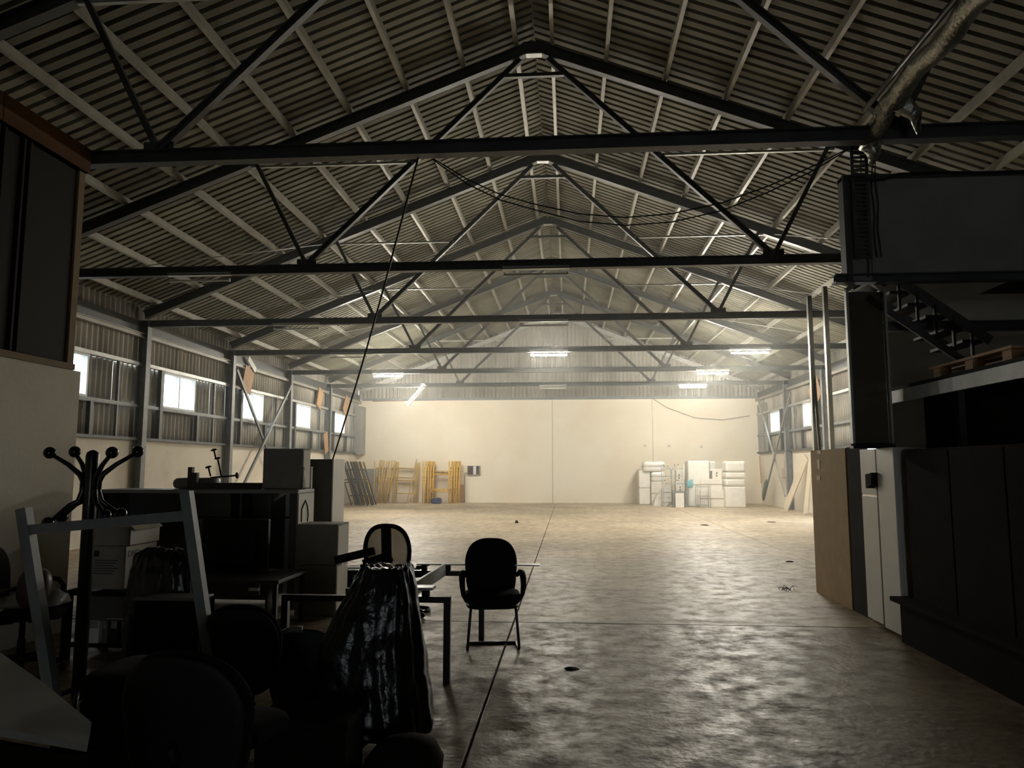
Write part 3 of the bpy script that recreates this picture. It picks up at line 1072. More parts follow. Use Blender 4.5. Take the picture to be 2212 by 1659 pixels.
# the two white lockers and boards beside them
def locker(name, label, y0, y1, x, zt_, cat):
    t = thing(name, label, cat, (x + 0.3, (y0 + y1) / 2, 0))
    part(t, 'body', MB().box(x, x + 0.55, y0, y1, 0.02, zt_), M['whitelam'])
    part(t, 'plinth', MB().box(x + 0.02, x + 0.5, y0 + 0.01, y1 - 0.01, 0, 0.02), M['blackmatte'])
    return t


t = locker('white_fridge', 'narrow white fridge with two doors, beside the taller white locker', 7.90, 8.32, 3.15, 1.78, 'fridge')
part(t, 'door', MB().box(3.11, 3.15, 7.90, 8.32, 0.04, 1.30, bevel=0.006), M['whitelam'])
part(t, 'door', MB().box(3.11, 3.15, 7.90, 8.32, 1.315, 1.78, bevel=0.006), M['whitelam'])
part(t, 'door_gap', MB().box(3.118, 3.15, 7.905, 8.315, 1.30, 1.315), M['chrome'])
hb = part(t, 'handle', MB().prism((3.03, 7.92, 1.45), (3.112, 7.92, 1.45), [(-0.07, -0.07), (0.07, -0.03), (0.09, 0.09), (-0.07, 0.07)]), M['darkboard'], label='dark block handle')
t = locker('white_locker', 'tall white locker at the right end, next to the black cupboard', 7.44, 7.84, 3.13, 1.785, 'locker')
part(t, 'door', MB().box(3.09, 3.13, 7.44, 7.84, 0.03, 1.785, bevel=0.006), M['whitelam'])
part(t, 'seam_strip', MB().box(3.10, 3.15, 7.842, 7.896, 0.02, 1.775), M['blackmatte'])
t = thing('dark_board', 'dark board standing between the brown panel and the white fridge', 'board', (3.2, 8.62, 0))
part(t, 'panel', MB().box(3.17, 3.21, 8.36, 8.86, 0, 1.82), M['darkboard'])
t = thing('cardboard_sheet', 'tall brown cardboard panel standing on edge at the right of the lit floor', 'panel', (3.2, 9.5, 0))
part(t, 'sheet', MB().box(3.165, 3.205, 8.90, 10.14, 0, 1.81, bevel=0.004), M['brownboard'])
for px, py, w, h in ((1769, 977, 0.13, 0.035), (1768, 1003, 0.09, 0.12), (1768, 1032, 0.13, 0.05)):
    p = atX(px, py, 3.16)
    part(t, 'paper_label', MB().box(3.160, 3.165, p.y - w / 2, p.y + w / 2, p.z - h / 2, p.z + h / 2), M['tape'], label='pale paper label')
# perforated steel uprights behind the brown panel
for px, Y, ztop, lab in ((1748, 11.2, 4.1, 'left'), (1783, 11.2, 4.24, 'right')):
    x = atY(px, 800, Y).x
    t = thing('racking_upright', 'perforated steel racking upright behind the brown panel, %s of the two' % lab, 'racking upright', (x, Y, 0))
    part(t, 'channel', MB().cchan((x, Y, 0), (x, Y, ztop), 0.06, 0.07, 0.006, side=(1, 0, 0)), M['chrome'])
    mb = MB()
    part(t, 'foot_plate', mb.box(x - 0.02, x + 0.09, Y - 0.09, Y + 0.04, 0, 0.012), M['steel'])
    for k in range(20):
        z = 1.9 + k * 0.1
        part(t, 'slot', MB().box(x + 0.02, x + 0.04, Y - 0.0025, Y + 0.001, z, z + 0.05), M['blackmatte'])
a, b = atY(1752, 705, 11.3), atY(1772, 965, 11.0)
single('leaning_pole', MB().tube([a + Vector((-0.02, 0, 0.15)), b + (b - a) * 1.05], 0.022, 8), M['palesteel'], 'pale pole leaning against the two racking uprights', 'pole')

# ================================================================== FAR END, LEFT: scaffold frames
def frame_mesh(w=0.75, h=1.85, r=0.021, rungs=(0.42, 1.0, 1.12, 1.55)):
    ups = [MB().tube([(s * w / 2, 0, 0), (s * w / 2, 0, h)], r, 6) for s in (-1, 1)]
    rg = [MB().tube([(-w / 2, 0, z), (w / 2, 0, z)], r * 0.85, 6) for z in rungs]
    return ups, rg


def scaffold(p, rx, rz, ry, m, label, group, w=0.75, h=1.85, rungs=(0.42, 1.0, 1.12, 1.55), r=0.021):
    t = thing('scaffold_trestle', label, 'scaffold frame', p, 0, group)
    ups, rg = frame_mesh(w, h, r, rungs)
    for u in ups:
        part(t, 'upright', u, m, local=True)
    for u in rg:
        part(t, 'rung', u, m, local=True)
    t.rotation_euler = (rx, ry, rz)
    return t


def foot(px, py=1087):
    return atZ(px, py)


for k in range(8):
    scaffold((atZ(753 + 6 * k, 1094).x, 31.0 + 0.12 * (k % 3), 0.0), -0.33 + 0.02 * (k % 3), PI / 2 + 0.08 * (k % 2), 0.0, M['scafdark'],
             'blackened scaffold frame leaning in the dark stack at the far left', 'dark scaffold frames at the far left', w=0.9, h=1.9, r=0.03)
for k in range(4):
    scaffold((atZ(783 + 4 * k, 1088).x, 32.6, 0.0), -0.26, PI / 2 - 0.1 * k, 0.03, M['yellow'], 'yellow scaffold frame leaning left behind the dark stack',
             'yellow frames behind the dark stack', w=0.5, h=1.86, r=0.032)
single('grey_board', MB().box(-0.62, 0.0, -0.015, 0.015, 0, 1.5, Matrix.Translation((atZ(806, 1086).x, 33.5, 0)) @ Matrix.Rotation(-0.06, 4, 'X')), M['greyplaster'],
       'plain grey board leaning on the back wall between yellow frames', 'board')
for k in range(9):
    scaffold((atZ(809 + 3.2 * k, 1087).x, 33.0, 0.0), 0.01 + 0.03 * ((k * 5) % 9), PI / 2 + 0.12 * ((k * 4) % 5 - 2), 0.03, M['yellowpale'],
             'faded ochre scaffold frame in the fanned left bundle', 'fanned ochre scaffold frames', w=0.45, h=1.84 + 0.03 * (k % 3), r=0.026)
for k in range(3):
    x = atZ(868 + 3 * k, 1087).x
    scaffold((x, 33.15 + 0.08 * k, 0.0), -0.22 + 0.02 * k, 0.03 * k, 0.03, M['yellowpale'], 'faded ochre scaffold frame with open rungs against the back wall',
             'open ochre frames beside the fanned bundle', w=0.95, h=1.83, r=0.026)
a, b = atZ(868, 1090), atY(900, 992, 33.6)
single('scaffold_tube', MB().tube([(a.x, 32.7, 0), (b.x, 33.6, b.z)], 0.024, 8), M['yellowpale'], 'long loose ochre tube leaning across the open frames', 'tube')
for k in range(6):
    scaffold((atZ(912 + 3.4 * k, 1088).x, 33.0 + 0.04 * k, 0.0), -0.01 + 0.02 * (k % 3), PI / 2 + 0.1 * (k % 3 - 1), 0.04, M['yellow'], 'bright yellow scaffold frame turned edgewise at the left of its bay',
             'yellow frames edgewise, left of the bay', w=0.45, h=1.84, r=0.03)
for k in range(6):
    scaffold((atZ(970 + 3.4 * k, 1088).x, 33.0 + 0.04 * k, 0.0), -0.01 + 0.02 * (k % 3), PI / 2 + 0.1 * (k % 3 - 1), 0.04, M['yellow'], 'bright yellow scaffold frame turned edgewise at the right of its bay',
             'yellow frames edgewise, right of the bay', w=0.45, h=1.84, r=0.03)
for k in range(3):
    x = atZ(948, 1088).x
    scaffold((x, 32.85 + 0.1 * k, 0.0), -0.18, 0.0, 0.0, M['yellow'], 'bright yellow scaffold frame facing us with crossing rungs and clamps',
             'yellow frames facing the hall', w=1.05 - 0.06 * k, h=1.8, r=0.026, rungs=(0.5, 0.58 + 0.02 * k, 1.28 + 0.04 * k, 1.42))
x = atZ(950, 1086).x
mb = MB()
for k in range(3):
    mb.ball((x - 0.12 + 0.13 * k, 32.72, 0.09), 0.1 + 0.015 * (k % 2), 12)
t = thing('blue_rag', 'crumpled navy blue cloth at the foot of the yellow frames', 'cloth', (x, 32.72, 0))
mb2 = MB().ball((x, 32.6, 0.075), 0.14, 18)
for i, p in enumerate(mb2.v):
    q = mnoise.noise(p * 7)
    mb2.v[i] = Vector((x + (p.x - x) * (1.7 + q * 0.6), 32.6 + (p.y - 32.6) * (1 + q * .4), max(0.0, p.z * (1 + q * 0.8))))
part(t, 'cloth', mb2, M['blue'])
single('brown_board', MB().box(0, 0.24, 0, 0.02, 0, 0.8, Matrix.Translation((atZ(989, 1086).x, 33.68, 0))), M['plywood'], 'small brown board at the wall right of the yellow frames', 'board')
# fuse box with conduit
p0, p1 = atY(1010, 1027, YB), atY(1037, 1006, YB)
t = thing('fuse_box', 'white fuse box with maroon and silver front on the cream back wall', 'fuse box', ((p0.x + p1.x) / 2, YB - 0.05, p0.z))
part(t, 'case', MB().box(p0.x, p1.x, YB - 0.10, YB - 0.002, p0.z, p1.z, bevel=0.012), M['greylam'])
part(t, 'front_plate', MB().box(p0.x + 0.03, p1.x - 0.04, YB - 0.112, YB - 0.1, p0.z + 0.05, p1.z - 0.02), M['maroon'], label='dark maroon front plate')
part(t, 'front_strip', MB().box(p0.x + 0.27, p0.x + 0.40, YB - 0.118, YB - 0.112, p0.z + 0.05, p1.z - 0.02), M['frame'], label='silver strip')
xc = atY(1004, 1050, YB).x
part(t, 'conduit', MB().tube([(xc, YB - 0.025, 0), (xc, YB - 0.025, p0.z + 0.09), (xc + 0.03, YB - 0.025, p0.z + 0.12), (p0.x, YB - 0.025, p0.z + 0.12)], 0.02, 6), M['palelam'])
a, b = atY(805, 866, YB - 0.08), atY(1003, 863, YB - 0.08)
single('wall_pipe', MB().tube([a, b], 0.03, 8), M['red'], 'thin dark red pipe along the top of the back wall at the left', 'pipe')
pts = [atY(x, y, YB - 0.15) for x, y in ((1400, 855), (1440, 880), (1500, 902), (1560, 907), (1620, 898))]
single('cable', MB().tube(pts, 0.010, 5), M['cable'], 'thin cable sagging across the right of the cream back wall', 'cable')

# ================================================================== FAR END, RIGHT: wrapped furniture and shop racks
def wrapped(name, label, cat, x0, x1, ytop, ybot, Y, depth, m='wrap', z0=None, rz=0.0, bev=0.04, seam=True, group=None):
    pa, pb = atY(x0, ybot, Y), atY(x1, ytop, Y)
    zb = pa.z if z0 is None else z0
    w, h = pb.x - pa.x, pb.z - zb
    t = thing(name, label, cat, ((pa.x + pb.x) / 2, Y + depth / 2, zb), rz, group)
    mb = MB().box(-w / 2, w / 2, -depth / 2, depth / 2, 0, h, bevel=min(bev, w * .3, h * .3))
    part(t, 'body', mb, M[m], local=True)
    if seam:
        part(t, 'film_band', MB().box(-w / 2 - 0.004, w / 2 + 0.004, -depth / 2 - 0.006, depth / 2 + 0.006, h * 0.46, h * 0.46 + 0.05), M['clear'] if m == 'wrap' else M['tape'], local=True)
    return t


def mark(t, dx, z, depth, w=0.05, h=0.16):
    part(t, 'printed_mark', MB().box(dx - w / 2, dx + w / 2, -depth / 2 - 0.003, -depth / 2 - 0.0005, z, z + h * 0.4), M['ink'], local=True)
    part(t, 'printed_mark', MB().box(dx - w / 2, dx + w / 2, -depth / 2 - 0.003, -depth / 2 - 0.0005, z + h * 0.55, z + h), M['ink'], local=True)


WY = 31.2
wrapped('wrapped_screen', 'tall narrow white wrapped panel at the left end of the far pile', 'wrapped furniture', 1381, 1405, 1014, 1090, 32.6, 0.5, z0=0)
single('white_post', MB().box(0, 0.09, 0, 0.06, 0, 0.72, Matrix.Translation((atZ(1375, 1087).x, 33.0, 0)), bevel=0.01), M['wrap'], 'short white stick standing left of the wrapped panel', 'stick')
tb = wrapped('white_carton', 'white carton with black print under the wrapped cushions', 'carton', 1408, 1440, 1040, 1091, 32.4, 0.7, 'cartonwhite', z0=0, bev=0.01)
mark(tb, 0.12, 0.45, 0.7, 0.06, 0.25)
c1 = atY(1408, 1040, 32.4).z
c2 = atY(1408, 1019, 32.4).z
c3 = atY(1408, 996, 32.4).z
wrapped('wrapped_cushion', 'lower one of two white wrapped cushions on the printed carton', 'wrapped cushion', 1407, 1438, 1019, 1040, 32.4, 0.7, z0=c1, bev=0.1)
wrapped('wrapped_cushion', 'upper one of two white wrapped cushions, topmost on the left pile', 'wrapped cushion', 1389, 1437, 996, 1018, 32.4, 0.8, z0=c2, bev=0.12)
# crumpled wrapped wedge
pa = atZ(1409, 1092)
wdg = MB().prism((0, 0, 0), (0, 0.6, 0), [(0.0, 0), (0.72, 0), (0.72, 0.85), (0.56, 0.86), (0.1, 0.35)], side=(1, 0, 0))
wdg.v = [p + Vector((pa.x, 31.3, 0)) for p in wdg.v]
single('wrapped_wedge', wdg, M['wrap'], 'crumpled white wrapped wedge leaning before the left pile', 'wrapped furniture')


def shop_rack(x0, x1, ytop, ybot, Y, depth, shelves, label):
    pa = atY(x0, ybot, Y)
    pb = atY(x1, ytop, Y)
    w, h = pb.x - pa.x, pb.z
    t = thing('wire_rack', label, 'wire rack', ((pa.x + pb.x) / 2, Y + depth / 2, 0))
    for sx in (-1, 1):
        for sy in (-1, 1):
            part(t, 'post', MB().tube([(sx * w / 2, sy * depth / 2, 0), (sx * w / 2, sy * depth / 2, h)], 0.012, 6), M['palesteel'], local=True)
    for f in shelves:
        z = h * f
        mb = MB()
        for sy in (-1, 1):
            mb.tube([(-w / 2, sy * depth / 2, z), (w / 2, sy * depth / 2, z)], 0.012, 6)
        for k in range(9):
            x = -w / 2 + w * k / 8
            mb.tube([(x, -depth / 2, z), (x, depth / 2, z)], 0.006, 4)
        o = part(t, 'shelf', mb, M['palesteel'], local=True)
    return t


shop_rack(1434, 1477, 1004, 1094, 30.7, 0.5, (0.1, 0.34, 0.55, 0.72, 0.9), 'tall chrome wire rack with five shelves before the wrapped pile')
shop_rack(1508, 1534, 1048, 1097, 30.3, 0.45, (0.1, 0.5, 0.92), 'low chrome wire rack with three shelves, right of the tall one')


# coat stands share one builder
def coat_stand(name, label, loc, s, arms_up, arms_low, pole_r, m, legs=True):
    """coat stand with ball tipped arms; arms given as (angle, reach, z0, z1)"""
    t = thing(name, label, 'coat stand', loc)
    H = s
    part(t, 'pole', MB().lathe([(pole_r, 0.06), (pole_r, H - pole_r), (pole_r * 0.85, H - pole_r * 0.4), (pole_r * 0.4, H - 0.004), (0.001, H)], n=20), m, local=True)
    for ang_, reach, z0, z1 in arms_up + arms_low:
        c, si = math.cos(ang_), math.sin(ang_)
        if z1 > z0:
            zz = [(pole_r * 1.05, z0 - 0.16), (pole_r * 1.12, z0 - 0.02), (pole_r * 1.7, z0 + (z1 - z0) * 0.16), (reach * 0.55, z0 + (z1 - z0) * 0.55), (reach, z1)]
        else:
            zz = [(pole_r * 1.05, z0 + 0.16), (pole_r * 1.1, z0 + 0.03), (pole_r * 1.6, z0 - 0.035), (reach * 0.5, z0 - 0.06), (reach, z1)]
        pts = [(r_ * c, r_ * si, z_) for r_, z_ in zz]
        hk = part(t, 'hook', MB().tube(pts, [pole_r * 0.5, pole_r * 0.5, pole_r * 0.46, pole_r * 0.38, pole_r * 0.32], 8), m, local=True)
        part(hk, 'ball', MB().ball((reach * c, reach * si, z1 + 0.004), pole_r * 0.95), M['blackgloss'], local=True)
    for k in range(4 if legs else 0):
        c, si = math.cos(0.5 + k * PI / 2), math.sin(0.5 + k * PI / 2)
        part(t, 'leg', MB().tube([(pole_r * c, pole_r * si, 0.12), (0.12 * c, 0.12 * si, 0.1), (0.26 * c, 0.26 * si, 0.02)], 0.018, 8), m, local=True)
    return t


p = atZ(1451, 1094)
coat_stand('coat_stand', 'slim grey coat stand inside the tall wire rack at the far end', (p.x, 30.95, 0), 1.5,
           [(3.0, 0.3, 1.42, 1.66), (0.2, 0.3, 1.42, 1.68), (0.9, 0.26, 1.42, 1.66), (2.2, 0.2, 1.42, 1.62)],
           [(3.2, 0.28, 1.16, 1.05), (0.1, 0.26, 1.16, 1.05)], 0.022, M['palesteel'])
tb = wrapped('white_carton', 'upper white carton with black print behind the tall wire rack', 'carton', 1461, 1478, 1015, 1040, 31.6, 0.5, 'cartonwhite', z0=atY(1461, 1040, 31.6).z, bev=0.01, seam=False)
mark(tb, -0.05, 0.1, 0.5, 0.04, 0.2)
tb = wrapped('white_carton', 'lower white carton with black print behind the tall wire rack', 'carton', 1461, 1478, 1040, 1092, 31.6, 0.5, 'cartonwhite', z0=0, bev=0.01, seam=False)
mark(tb, 0.0, 0.6, 0.5, 0.04, 0.2)
# dark frame table with a carton under it
pa, pb = atY(1456, 1096, 30.35), atY(1481, 1060, 30.35)
t = thing('dark_side_table', 'small dark framed side table in front of the wire rack', 'side table', ((pa.x + pb.x) / 2, 30.45, 0))
w_ = (pb.x - pa.x) / 2
hh = atY(1456, 1060, 30.35).z
for s in (-1, 1):
    part(t, 'leg', MB().box(s * w_ - 0.025, s * w_ + 0.025, -0.12, 0.12, 0, hh - 0.04), M['greysteel'], local=True)
part(t, 'top', MB().box(-w_ - 0.025, w_ + 0.025, -0.12, 0.12, hh - 0.04, hh), M['greysteel'], local=True)
single('white_carton', MB().box(-w_ + 0.06, w_ - 0.06, -0.1, 0.1, 0, hh - 0.1, Matrix.Translation(((pa.x + pb.x) / 2, 30.45, 0)), bevel=0.01), M['cartonwhite'], 'small white carton under the dark side table', 'carton')
wrapped('wrapped_wardrobe', 'largest white wrapped wardrobe in the middle of the far pile', 'wrapped furniture', 1488, 1532, 995, 1094, 31.0, 0.9, z0=0, bev=0.06)
# teal bag hanging
pa, pb = atY(1488, 1055, 30.2), atY(1500, 1039, 30.2)
t = thing('teal_bag', 'small teal bag hanging beside the wrapped wardrobe', 'bag', ((pa.x + pb.x) / 2, 30.6, pa.z))
part(t, 'body', MB().pad(superell(0.26, 0.3, 20, 3.5), 0.1, (0, 0, 0.16), (1, 0, 0), (0, 0, 1), (0, 1, 0)), M['teal'], local=True)
part(t, 'handle', MB().tube([(-0.1, 0, 0.29), (-0.06, 0, 0.36), (0.06, 0, 0.36), (0.1, 0, 0.29)], 0.01, 6), M['teal'], local=True)
pr_ = atY(1482, 1046, 30.6)
single('steel_bar', MB().tube([(pr_.x, 30.62, 0), (pr_.x, 30.62, pr_.z + 0.12), (pr_.x + 0.3, 30.62, pr_.z + 0.17)], 0.012, 6), M['greysteel'], 'thin bent steel bar carrying the teal bag', 'bar')
tb = wrapped('white_carton', 'wide white carton standing on another behind the low wire rack', 'carton', 1514, 1560, 1035, 1059, 30.95, 0.6, 'cartonwhite', z0=atY(1514, 1059, 30.95).z, bev=0.01)
wrapped('white_carton', 'large white carton on the floor behind the low wire rack', 'carton', 1514, 1567, 1059, 1097, 30.8, 0.7, 'cartonwhite', z0=0, bev=0.01)
tb = wrapped('white_carton', 'small white carton with a black mark on the stacked cartons', 'carton', 1539, 1558, 1017, 1036, 31.1, 0.4, 'cartonwhite', z0=atY(1539, 1036, 31.1).z, bev=0.01, seam=False)
mark(tb, 0.0, 0.12, 0.4, 0.04, 0.18)
wrapped('wrapped_chair', 'white wrapped chair back between the wardrobe and the right pile', 'wrapped furniture', 1534, 1547, 996, 1017, 31.9, 0.3, z0=0, bev=0.06, seam=False)
wrapped('foam_board', 'flat white board lying on the small marked carton', 'board', 1533, 1571, 1013, 1017, 31.1, 0.5, z0=atY(1533, 1017, 31.1).z, bev=0.01, seam=False)
z_ = 0
for k, (a, b) in enumerate(((1097, 1051), (1050, 1034), (1033, 1020), (1019, 996))):
    lab = ['white wrapped block on the floor at the right end of the pile', 'folded white wrapped bale lying on the right block',
           'thin white wrapped bale in the middle of the right stack', 'topmost white wrapped bale of the right stack'][k]
    zt_ = atY(1580, b, 30.4).z
    wrapped('wrapped_bale', lab, 'wrapped bale', 1568, 1611, b, a, 30.4, 0.8, z0=z_, bev=0.05 if k == 0 else 0.09, seam=False)
    z_ = zt_ + 0.002

# ---- against the right wall
def wall_brace(x, ya, za, yb, zb, r, m, label):
    return single('wall_brace', MB().bar((x, ya, za), (x, yb, zb), 0.05, 0.07), m, label, 'brace', base=(x, ya, za))


a, b = atX(1650, 905, 8.1), atX(1692, 1072, 8.1)
wall_brace(8.17, a.y + 1.1, a.z + 0.9, b.y, b.z, 0.03, M['palesteel'], 'pale steel brace slanting down the right wall towards us')
a, b = atX(1690, 905, 8.05), atX(1647, 1080, 8.05)
wall_brace(8.1, a.y - 1.0, a.z + 0.9, min(b.y, 33.0), b.z, 0.03, M['greysteel'], 'dark steel brace slanting down the right wall away from us')
a, b = atX(1656, 1036, 8.0), atX(1648, 1080, 8.0)
single('green_umbrella', MB().tube([a, a.lerp(b, 0.2), a.lerp(b, 0.75), b], [0.02, 0.075, 0.07, 0.02], 10), M['green'], 'closed dull green umbrella bundle hanging on the right wall brace', 'umbrella')
for (x0, y0), (x1, y1), lab in (((1704, 1103), (1742, 987), 'pale wide plank leaning on the right wall, left of two'), ((1748, 1112), (1752, 985), 'pale wide plank standing upright at the right wall, right of two')):
    a = atZ(x0, y0)
    b = atX(x1, y1, 8.3)
    single('wooden_plank', MB().bar((7.9, a.y, 0.02), (8.3, b.y, b.z), 0.04, 0.36, side=(1, 0.1, 0)), M['paleplank'], lab, 'plank')
a = atX(1628, 985, 8.3)
single('brown_strip', MB().bar((8.28, min(33.4, a.y), 2.05), (8.28, min(33.3, a.y - 0.2), 0.9), 0.03, 0.07, side=(1, 0, 0)), M['plywood'], 'thin brown batten hanging in the far right corner', 'batten')
a = atX(1691, 975, 8.3)
t = thing('wall_phone', 'beige box hanging by a cord on the right wall', 'box', (8.3, a.y, 1.2))
part(t, 'case', MB().box(8.26, 8.39, a.y - 0.14, a.y + 0.14, 1.15, 1.55, bevel=0.02), M['tape'])
part(t, 'cord', MB().tube([(8.34, a.y, 1.55), (8.34, a.y, 2.15)], 0.015, 6), M['tape'])
# plywood offcuts stuck behind the girts, left and right
def plyboard(p, q, w, x, label, m='plywood'):
    return single('plywood_offcut', MB().bar(p, q, 0.02, w, side=(1, 0, 0)), M[m], label, 'board')


def onL(px, py, X=None):
    return atX(px, py, XL + 0.16)


plyboard(onL(531, 845), onL(540, 797), 0.62, 0, 'orange plywood offcut leaning above the second full window on the left')
plyboard(onL(543, 792), onL(546, 782), 0.62, 0, 'white board end sticking out above the orange plywood offcut', 'whitelam')
plyboard(onL(688, 880), onL(694, 842), 0.5, 0, 'orange plywood offcut above the third full window on the left')
plyboard(onL(706, 978), onL(703, 935), 0.45, 0, 'orange plywood offcut standing on the ledge left of the last left window')
plyboard(onL(744, 893), onL(752, 862), 0.6, 0, 'orange plywood offcut above the last window on the left')
def onR(px, py):
    return atX(px, py, XR - 0.16)


plyboard(onR(1752, 866), onR(1768, 826), 0.9, 0, 'orange plywood offcut above the nearer right wall window')
# bracing on the left wall
single('wall_brace', MB().bar((XL + 0.22, 20.5, 4.35), (XL + 0.22, 24.6, 0.5), 0.05, 0.09), M['steel'], 'dark steel brace on the left wall slanting down away from us', 'brace')
single('wall_brace', MB().bar((XL + 0.28, 24.6, 4.35), (XL + 0.28, 20.5, 0.5), 0.05, 0.09), M['greysteel'], 'grey steel brace on the left wall slanting down towards us', 'brace')

# ================================================================== FOREGROUND, LEFT: stored office furniture
# ---- visitor armchair standing alone on the floor
def arc(c, r, a0, a1, n=6, plane='yz', x=0.0):
    out = []
    for k in range(n + 1):
        t = a0 + (a1 - a0) * k / n
        out.append(Vector((x, c[0] + r * math.cos(t), c[1] + r * math.sin(t))))
    return out


def back_outline(w, h, wb, n=40, e=2.7):
    """chair back: rounded top, narrower squarer bottom"""
    pts = superell(1, 1, n, e, 4.0)
    out = []
    for a, b in pts:
        f = b + 0.5
        ww = wb + (w - wb) * min(1.0, f * 1.6)
        out.append((a * ww, b * h))
    return out


t = thing('visitor_armchair', 'black cantilever visitor armchair standing alone on the open floor', 'chair', (-0.665, 6.71, 0), 0.16)
# local frame: sitter faces -Y, front legs at y = 0
part(t, 'backrest', MB().pad(back_outline(0.49, 0.56, 0.44), 0.075, (0, 0.36, 0.66), (1, 0, 0), (0, 0.14, 0.99), (0, -0.99, 0.14), curve=-0.35), M['fabric'], local=True)
part(t, 'seat', MB().pad(superell(0.50, 0.42, 36, 4.0), 0.10, (0, 0.15, 0.435), (1, 0, 0), (0, 1, 0.03), (0, -0.03, 1), curve=0.32, curve_v=-0.35), M['fabric'], local=True)
part(t, 'seat_shell', MB().pad(superell(0.47, 0.38, 28, 4.0), 0.03, (0, 0.16, 0.375), (1, 0, 0), (0, 1, 0.03), (0, 0, 1)), M['blackmatte'], local=True)
for s in (-1, 1):
    x = s * 0.225
    pts = [(x * 0.83, 0.30, 0.375), (x * 0.85, 0.06, 0.375), (x * 0.88, 0.015, 0.355), (x * 0.9, 0.0, 0.31), (x, 0.0, 0.04)]
    pts += [(x, 0.008, 0.018), (x, 0.03, 0.0125), (x, 0.28, 0.0125)]
    part(t, 'leg', MB().tube(pts, 0.0125, 8), M['blackmetal'], local=True)
    # padded arm: a loop from the back round to the seat
    xa = s * 0.262
    mb = MB().tube([(s * 0.235, 0.34, 0.60), (xa, 0.30, 0.635), (xa + s * 0.01, 0.20, 0.64), (xa + s * 0.012, 0.12, 0.61), (xa + s * 0.01, 0.07, 0.55), (xa, 0.075, 0.47), (s * 0.235, 0.12, 0.41)],
                   [0.018, 0.026, 0.029, 0.028, 0.025, 0.02, 0.016], 10)
    part(t, 'armrest', mb, M['blackmatte'], local=True)
part(t, 'cross_bar', MB().tube([(-0.225, 0.28, 0.0125), (0.225, 0.28, 0.0125)], 0.0125, 8), M['blackmetal'], local=True)
part(t, 'back_support', MB().box(-0.03, 0.03, 0.33, 0.345, 0.36, 0.5), M['blackmetal'], local=True)

# ---- swivel chair builder (mesh back)
def star_base(t, loc_z=0.0, m='blackmatte', r=0.3, seat_z=0.42):
    b = part(t, 'column', MB().lathe([(0.03, 0.08), (0.03, 0.25), (0.022, 0.26), (0.022, seat_z - 0.03), (0.05, seat_z - 0.02)], n=12), M[m], local=True)
    for k in range(5):
        c, si = math.cos(0.3 + k * 2 * PI / 5), math.sin(0.3 + k * 2 * PI / 5)
        l = part(t, 'leg', MB().tube([(0.02 * c, 0.02 * si, 0.11), (0.16 * c, 0.16 * si, 0.105), (r * c, r * si, 0.075)], [0.03, 0.024, 0.016], 8), M[m], local=True)
        part(l, 'caster', MB().lathe([(0.001, -0.022), (0.027, -0.02), (0.029, 0.0), (0.027, 0.02), (0.001, 0.022)], (r * c, r * si, 0.0295), 12,
                                     Matrix.Rotation(PI / 2, 4, 'X') @ Matrix.Identity(4)), M[m], local=True)


t = thing('mesh_back_chair', 'black swivel chair with a see-through grey mesh back, behind the bin bag cover', 'chair', (-1.86, 8.05, 0), -0.12)
star_base(t)
part(t, 'seat', MB().pad(superell(0.50, 0.48, 32, 3.4), 0.09, (0, 0.05, 0.47), (1, 0, 0), (0, 1, 0), (0, 0, 1), curve_v=-0.3), M['fabric'], local=True)
# ring frame of the back, its spine and bar, mesh panes between; the back is towards us
ol = back_outline(0.49, 0.66, 0.40, 44)
BO, BU, BV = Vector((0, -0.22, 0.66)), Vector((1, 0, 0)), Vector((0, -0.1, 0.995))
ringp = [BO + BU * a + BV * b for a, b in ol]
part(t, 'back_rim', MB().tube(ringp, 0.024, 8, closed=True), M['blackmatte'], local=True)
part(t, 'back_mesh', MB().pad([(a * 0.97, b * 0.97) for a, b in ol], 0.006, BO, BU, BV, (0, -1, 0)), M['mesh'], local=True)
part(t, 'spine', MB().prism(BO + BV * -0.42 + Vector((0, -0.02, 0)), BO + BV * 0.31 + Vector((0, -0.02, 0)), [(-0.05, -0.015), (0.05, -0.015), (0.05, 0.015), (-0.05, 0.015)], side=BU), M['blackmatte'], local=True)
part(t, 'lumbar_bar', MB().bar(BO + BV * -0.03 + BU * -0.25 + Vector((0, -0.035, -0.03)), BO + BV * 0.02 + BU * 0.0 + Vector((0, -0.035, 0.0)), 0.03, 0.075), M['blackmatte'], local=True)
part(t, 'spine_knob', MB().ball(BO + BV * -0.02 + BU * 0.03 + Vector((0, -0.03, 0)), 0.042), M['blackmatte'], local=True)
for s in (-1, 1):
    mb = MB().tube([(s * 0.20, 0.02, 0.44), (s * 0.30, 0.02, 0.45), (s * 0.31, 0.03, 0.48), (s * 0.31, 0.03, 0.535)], 0.016, 8)
    a_ = part(t, 'arm_post', mb, M['blackmatte'], local=True)
    part(a_, 'arm_pad', MB().box(s * 0.31 - 0.035, s * 0.31 + 0.035, -0.12, 0.16, 0.535, 0.57, bevel=0.012), M['blackmatte'], local=True)

# ---- flat bar reaching left from the mesh chair: a desk rail on the boxes behind
a, b = atY(752, 1207, 8.0), atY(812, 1190, 8.0)
single('desk_crossbar', MB().bar((a.x - 0.15, 8.02, a.z - 0.02), (b.x - 0.02, 8.02, b.z), 0.04, 0.085, side=(0, 1, 0)), M['blackmatte'], 'loose black crossbar leaning between the box stack and the mesh chair', 'crossbar')

